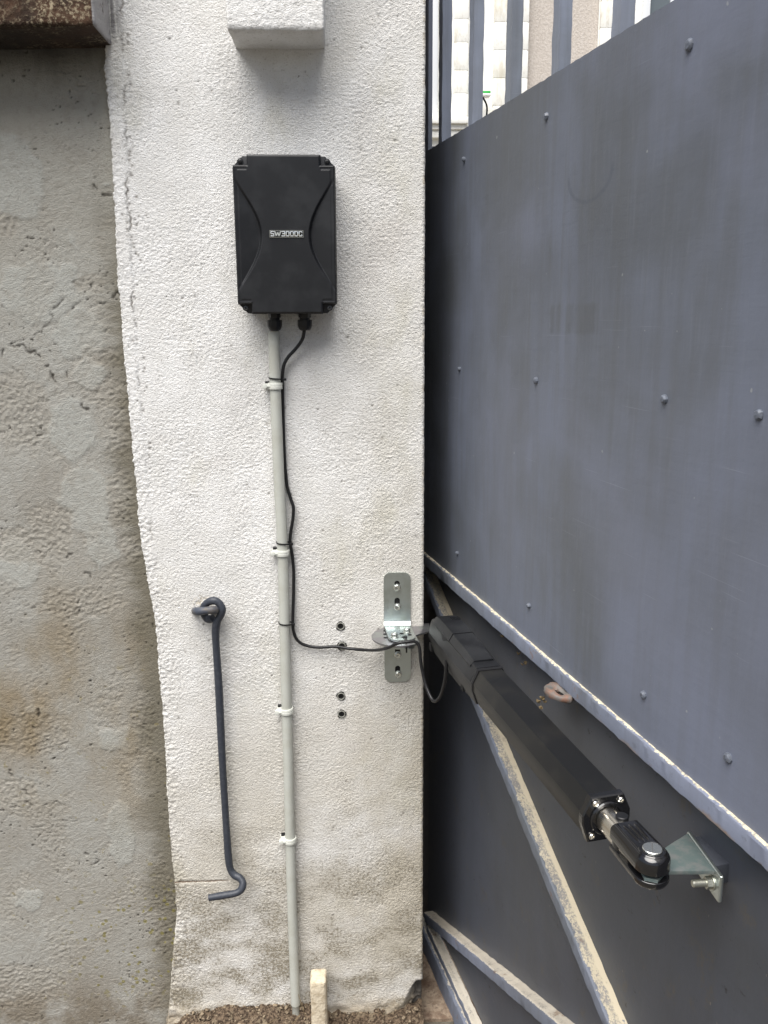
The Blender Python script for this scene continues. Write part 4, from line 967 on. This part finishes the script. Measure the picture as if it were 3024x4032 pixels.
# swinging plates between bracket and motor
ZP = ZB - .0065
arm = thing('pivot_plate', (.09, -.06, ZP), 'rounded zinc plate held under the bracket tongue and reaching right to the motor', 'plate')
def half_moon(z, th, name):
    cx, cy, rr = .1005, -.052, .056
    P = [(cx + rr * math.cos(R_(a)), cy + rr * math.sin(R_(a))) for a in range(70, 322, 6)]
    q1, q2, q3, q4 = AZ(1637, 2501, ZP), AZ(1690, 2484, ZP), AZ(1690, 2452, ZP), AZ(1626, 2462, ZP); P += [(q.x, q.y) for q in (q1, q2, q3, q4)]
    b = MB(); b.prism(P, z - th, z, .0008); return b.build(name, 'zincp', arm)
M['zincp'] = simple('violet_zinc', (.36, .35, .37), .30, .9, var=.6, vscale=30, vcol=(.44, .50, .46), bscale=80, bstr=.1, bd=.0008)
half_moon(ZP, .004, 'upper_disc')
for px, py in ((1516, 2497), (1518, 2511), (1517, 2484)):
    p = AZ(px, py, ZP); b = MB(); b.cyl(.0042, .0042, ZP - .001, ZP + .0003, 20, mtx=Matrix.Translation((p.x, p.y, 0))); b.build('bolt_hole', 'dark', arm)
t = thing('cable_tie', W(1590, 2510, .12), 'black cable tie threaded through the bracket tongue, holding the cable under it', 'cable tie')
p = AZ(1589, 2512, ZB); b = MB()
b.tube([(p.x, p.y, ZB + .001), (p.x + .003, p.y - .004, ZB + .004), (p.x + .005, -Lt - .002, ZB + .001), (p.x + .005, -Lt - .004, ZB - .012), (p.x + .005, -Lt - .003, ZB - .026)], .0017, 8, 4, 1)
b.build('strap', 'absd', t)
b = MB(); b.box((p.x + .001, p.y - .008, ZB + .002), (p.x + .007, p.y - .001, ZB + .006), .001); b.build('head', 'absd', t)

# ================================================================== SWING MOTOR
MO = Vector((.184, -.045, .975)); md = Vector((.3234 - .185, -.7353 + .05, 0)).normalized(); my = Vector((0, 0, 1)).cross(md)
MF = frame(MO, md, my, (0, 0, 1))         # x along the arm, y away to the right (gate side), z up
mot = thing('gate_motor', MO, 'black swing gate motor arm reaching from the pier bracket down the open gate', 'gate motor', rot=MF.to_3x3())
def prof(s, top=.028, tw=.0205, mw=.0315, zb=-.031, bw=.0225, grow=0.0):
    return [(s, -(tw + grow), top + grow), (s, tw + grow, top + grow), (s, mw + grow, .006), (s, mw + grow, -.006), (s, bw + grow, zb - grow), (s, -(bw + grow), zb - grow), (s, -(mw + grow), -.006), (s, -(mw + grow), .006)]
def mmb(): return MB(MF)
b = mmb(); b.loft([prof(.285), prof(.695)]); b.build('tube', 'alu', mot, angle=20)
b = mmb()
b.loft([prof(.283, grow=-.003), prof(.288, grow=-.003)]); b.build('seam', 'dark', mot)
# gasket ring
b = mmb(); b.loft([prof(.2865, grow=.0022), prof(.2905, grow=.0026), prof(.2945, grow=.0016)]); b.build('gasket', 'rubber', mot, angle=20)
# rear housing: faceted, humped, tapering to the tail
b = mmb()
b.loft([[(.000, -.014, .014), (.000, .012, .016), (.000, .022, .004), (.000, .022, -.010), (.000, .016, -.024), (.000, -.010, -.024), (.000, -.016, -.010), (.000, -.016, .002)],
        [(.012, -.0185, .024), (.012, .016, .028), (.012, .030, .008), (.012, .030, -.008), (.012, .020, -.032), (.012, -.017, -.032), (.012, -.026, -.012), (.012, -.026, .004)],
        prof(.045, .033, .021, .033, -.036, .023), prof(.12, .0375, .0225, .0345, -.038, .024), prof(.20, .0355, .0222, .0345, -.038, .0242), prof(.284, .030, .0215, .0330, -.0335, .0238)])
hs_ = b.build('rear_housing', 'abs', mot, angle=20)
# raised cover saddle on top, with its hexagonal side flap
b = mmb()
def sad(s, w_, top, drop): return [(s, -w_, top), (s, w_ * .9, top), (s, w_ + .009, top - drop), (s, w_ + .008, top - drop - .003), (s, -w_ - .007, top - drop * .8 - .003), (s, -w_ - .0075, top - drop * .8)]
b.loft([sad(.028, .014, .0345, .008), sad(.045, .0185, .0405, .013), sad(.065, .020, .0440, .017), (sad(.105, .0215, .0465, .019)), sad(.150, .021, .0440, .017)]); b.loft([sad(.1515, .0203, .0428, .016), sad(.205, .0195, .0400, .014), sad(.262, .0185, .0345, .010)])
b.build('top_cover', 'abs', mot, angle=22)
b = mmb()
for k in range(3): b.box((.068 + k * .0065, .000, .0440), (.0705 + k * .0065, .018, .0468), .0006, mtx=Matrix.Identity(4))
b.build('vent_ribs', 'abs', mot)
b = mmb(); b.prism([(.055, -.0225), (.075, -.0235), (.118, -.030), (.150, -.0245), (.165, -.0215), (.150, -.0195), (.07, -.0195)], .0, .0335, .0006); b.build('side_flap', 'abs', mot, angle=22)
for s0 in (.022, .125, .218):
    b = mmb(); b.box((s0, -.0275, -.037), (s0 + .013, -.024, -.022)); b.build('notch', 'dark', mot)
b = mmb(); b.box((-.002, -.012, -.006), (.02, .012, -.001)); b.build('tail_tab', 'zinc', mot)
# end cap
b = mmb(); b.loft([prof(.6955, grow=.0010), prof(.698, grow=.0022), prof(.7065, grow=.0022), prof(.7085, grow=.0008)]); cap = b.build('end_cap', 'gloss', mot, angle=20)
b = MB(MF @ frame((.7085, 0, -.001), (0, 1, 0), (0, 0, 1), (1, 0, 0))); b.lathe([(.0235, -.002), (.0235, .0015), (.0220, .003), (.0195, .003), (.0185, .001)], 32); b.build('collar', 'gloss', cap)
for yy, zz in ((-.0178, .0225), (.0178, .0225), (-.0205, -.0235), (.0205, -.0235)):
    m = MF @ frame((.7088, yy, zz), (0, 1, 0), (0, 0, 1), (1, 0, 0)); b = MB(m); b.lathe([(.0043, 0), (.0043, .002), (.0032, .0032), (.0018, .0034), (.0016, .0016), (.0001, .0014)], 16); b.build('screw', 'steel', cap)
# piston rod
b = MB(MF @ frame((.705, 0, -.001), (0, 1, 0), (0, 0, 1), (1, 0, 0))); b.lathe([(.0172, 0), (.0172, .085)], 36); rod = b.build('piston_rod', 'steel', mot)
b = MB(MF @ Matrix.Translation((.738, .004, .0142))); b.lathe([(.0080, 0), (.0082, .004), (.0080, .0052), (.0070, .0062), (.0001, .0064)], 22); b.build('plug', 'abs', rod)
# fork head: two jaws joined at the rear
def stad(s0, sp, r, n=30):
    P = [(sp + r * math.cos(R_(a)), r * math.sin(R_(a))) for a in np.linspace(-90, 90, n)]
    return [(s0, -r * .92), *P, (s0, r * .92)]
FK = MF @ Matrix.Translation((0, 0, .0005))
def jaw(z0, z1, rt, rb, ba, bb):
    rings = []
    for z, k in [(z0, bb), (z0 + bb * .35, bb * .3), (z0 + bb, 0)] + [(z1 - ba * (1 - math.sin(R_(a))), ba * (1 - math.cos(R_(a)))) for a in range(0, 91, 10)]:
        rings.append([(x, y, z) for x, y in stad(.752 + k * .4, .8135, .0212 - k)])
    return rings
b = MB(FK); b.loft(jaw(.0005, .0225, 0, 0, .0105, .0015)); b.loft(jaw(-.0190, -.0075, 0, 0, .0015, .0065)); b.box((.7535, -.0185, -.0165), (.770, .0185, .004), .004)
b.build('fork_head', 'gloss', mot, angle=50)
b = MB(FK)
for yy in (-.0072, 0.0, .0072):
    b.tube([(.758, yy, .0185), (.767, yy, .0222), (.790, yy * .9, .0222), (.798, yy * .85, .0205)], lambda t: .0024 if abs(yy) < .001 else .0021, 10, 5)
b.build('finger_ribs', 'gloss', mot)
PP = Vector((.8135, 0, .0228))
b = MB(FK @ Matrix.Translation(PP)); b.lathe([(.0112, -.002), (.0114, .0014), (.0106, .0020), (.0001, .0021)], 30); pin = b.build('pivot_pin', 'bolt', mot)
b = MB(FK @ Matrix.Translation(PP) @ Matrix.Rotation(R_(-28), 4, 'Z')); b.box((-.0105, -.0009, .0018), (.0105, .0009, .0024)); b.build('slot', 'boltgrey', pin)
b = MB(FK @ Matrix.Translation(PP)); b.lathe([(.0135, -.0012), (.0150, -.0002), (.0162, -.0012)], 32); b.build('boss', 'gloss', mot)

# ================================================================== GATE-SIDE BRACKET
ZG = .9705
pw = FK @ Vector((.8135, 0, 0)); j0 = AZ(2708, 3281, ZG); j1 = AZ(2815, 3428, ZG); fd = (j1 - j0).normalized(); fn = Vector((fd.y, -fd.x, 0))
if fn.x > 0: fn = -fn                     # out of the gate, toward the motor
gb = thing('gate_bracket', j1, 'greenish zinc triangular bracket joining the motor fork to the gate', 'bracket')
e0 = AZ(2628, 3430, ZG); f0 = AZ(2640, 3323, ZG)
P = [(v.x, v.y) for v in (j0, j1)] + [(e0.x, e0.y), (pw.x + .002, pw.y - .018), (pw.x - .012, pw.y - .012), (pw.x - .012, pw.y + .008), (f0.x, f0.y)]
b = MB(); b.prism(P, ZG - .005, ZG, .0006); b.build('web_plate', 'zincg', gb)
FM = frame(j1, fd, fn, (0, 0, 1)); Lf = (j1 - j0).length
b = MB(FM); b.box((-Lf - .004, -.0055, -.034), (.013, -.0002, .001), .0035, seg=3); b.build('mounting_flange', 'zinc', gb)
for xx in (-.004, -.052):
    b = MB(FM @ Matrix.Translation((xx, 0, -.0185)) @ Matrix.Rotation(-math.pi / 2, 4, 'X'))
    b.cyl(.0085, .0085, 0, .0014, 20); b.cyl(.0074, .0074, .0015, .0080, 6); b.lathe([(.0045, .007), (.0045, .023), (.0036, .0242)], 14); b.build('stud_bolt', 'studz', gb)
# painted packing piece between the flange and the sheet
p0 = GM.inverted() @ j0; p1 = GM.inverted() @ j1
b = gmb(); b.prism([(p0.x + .001, p0.y + .0058), (p1.x - .014, p1.y + .0058), (p1.x - .014, .0262), (p0.x + .001, .0262)], ZG - .032, ZG - .006, .001); b.build('packing_piece', 'gate', gate)
print('built', len(bpy.data.objects))
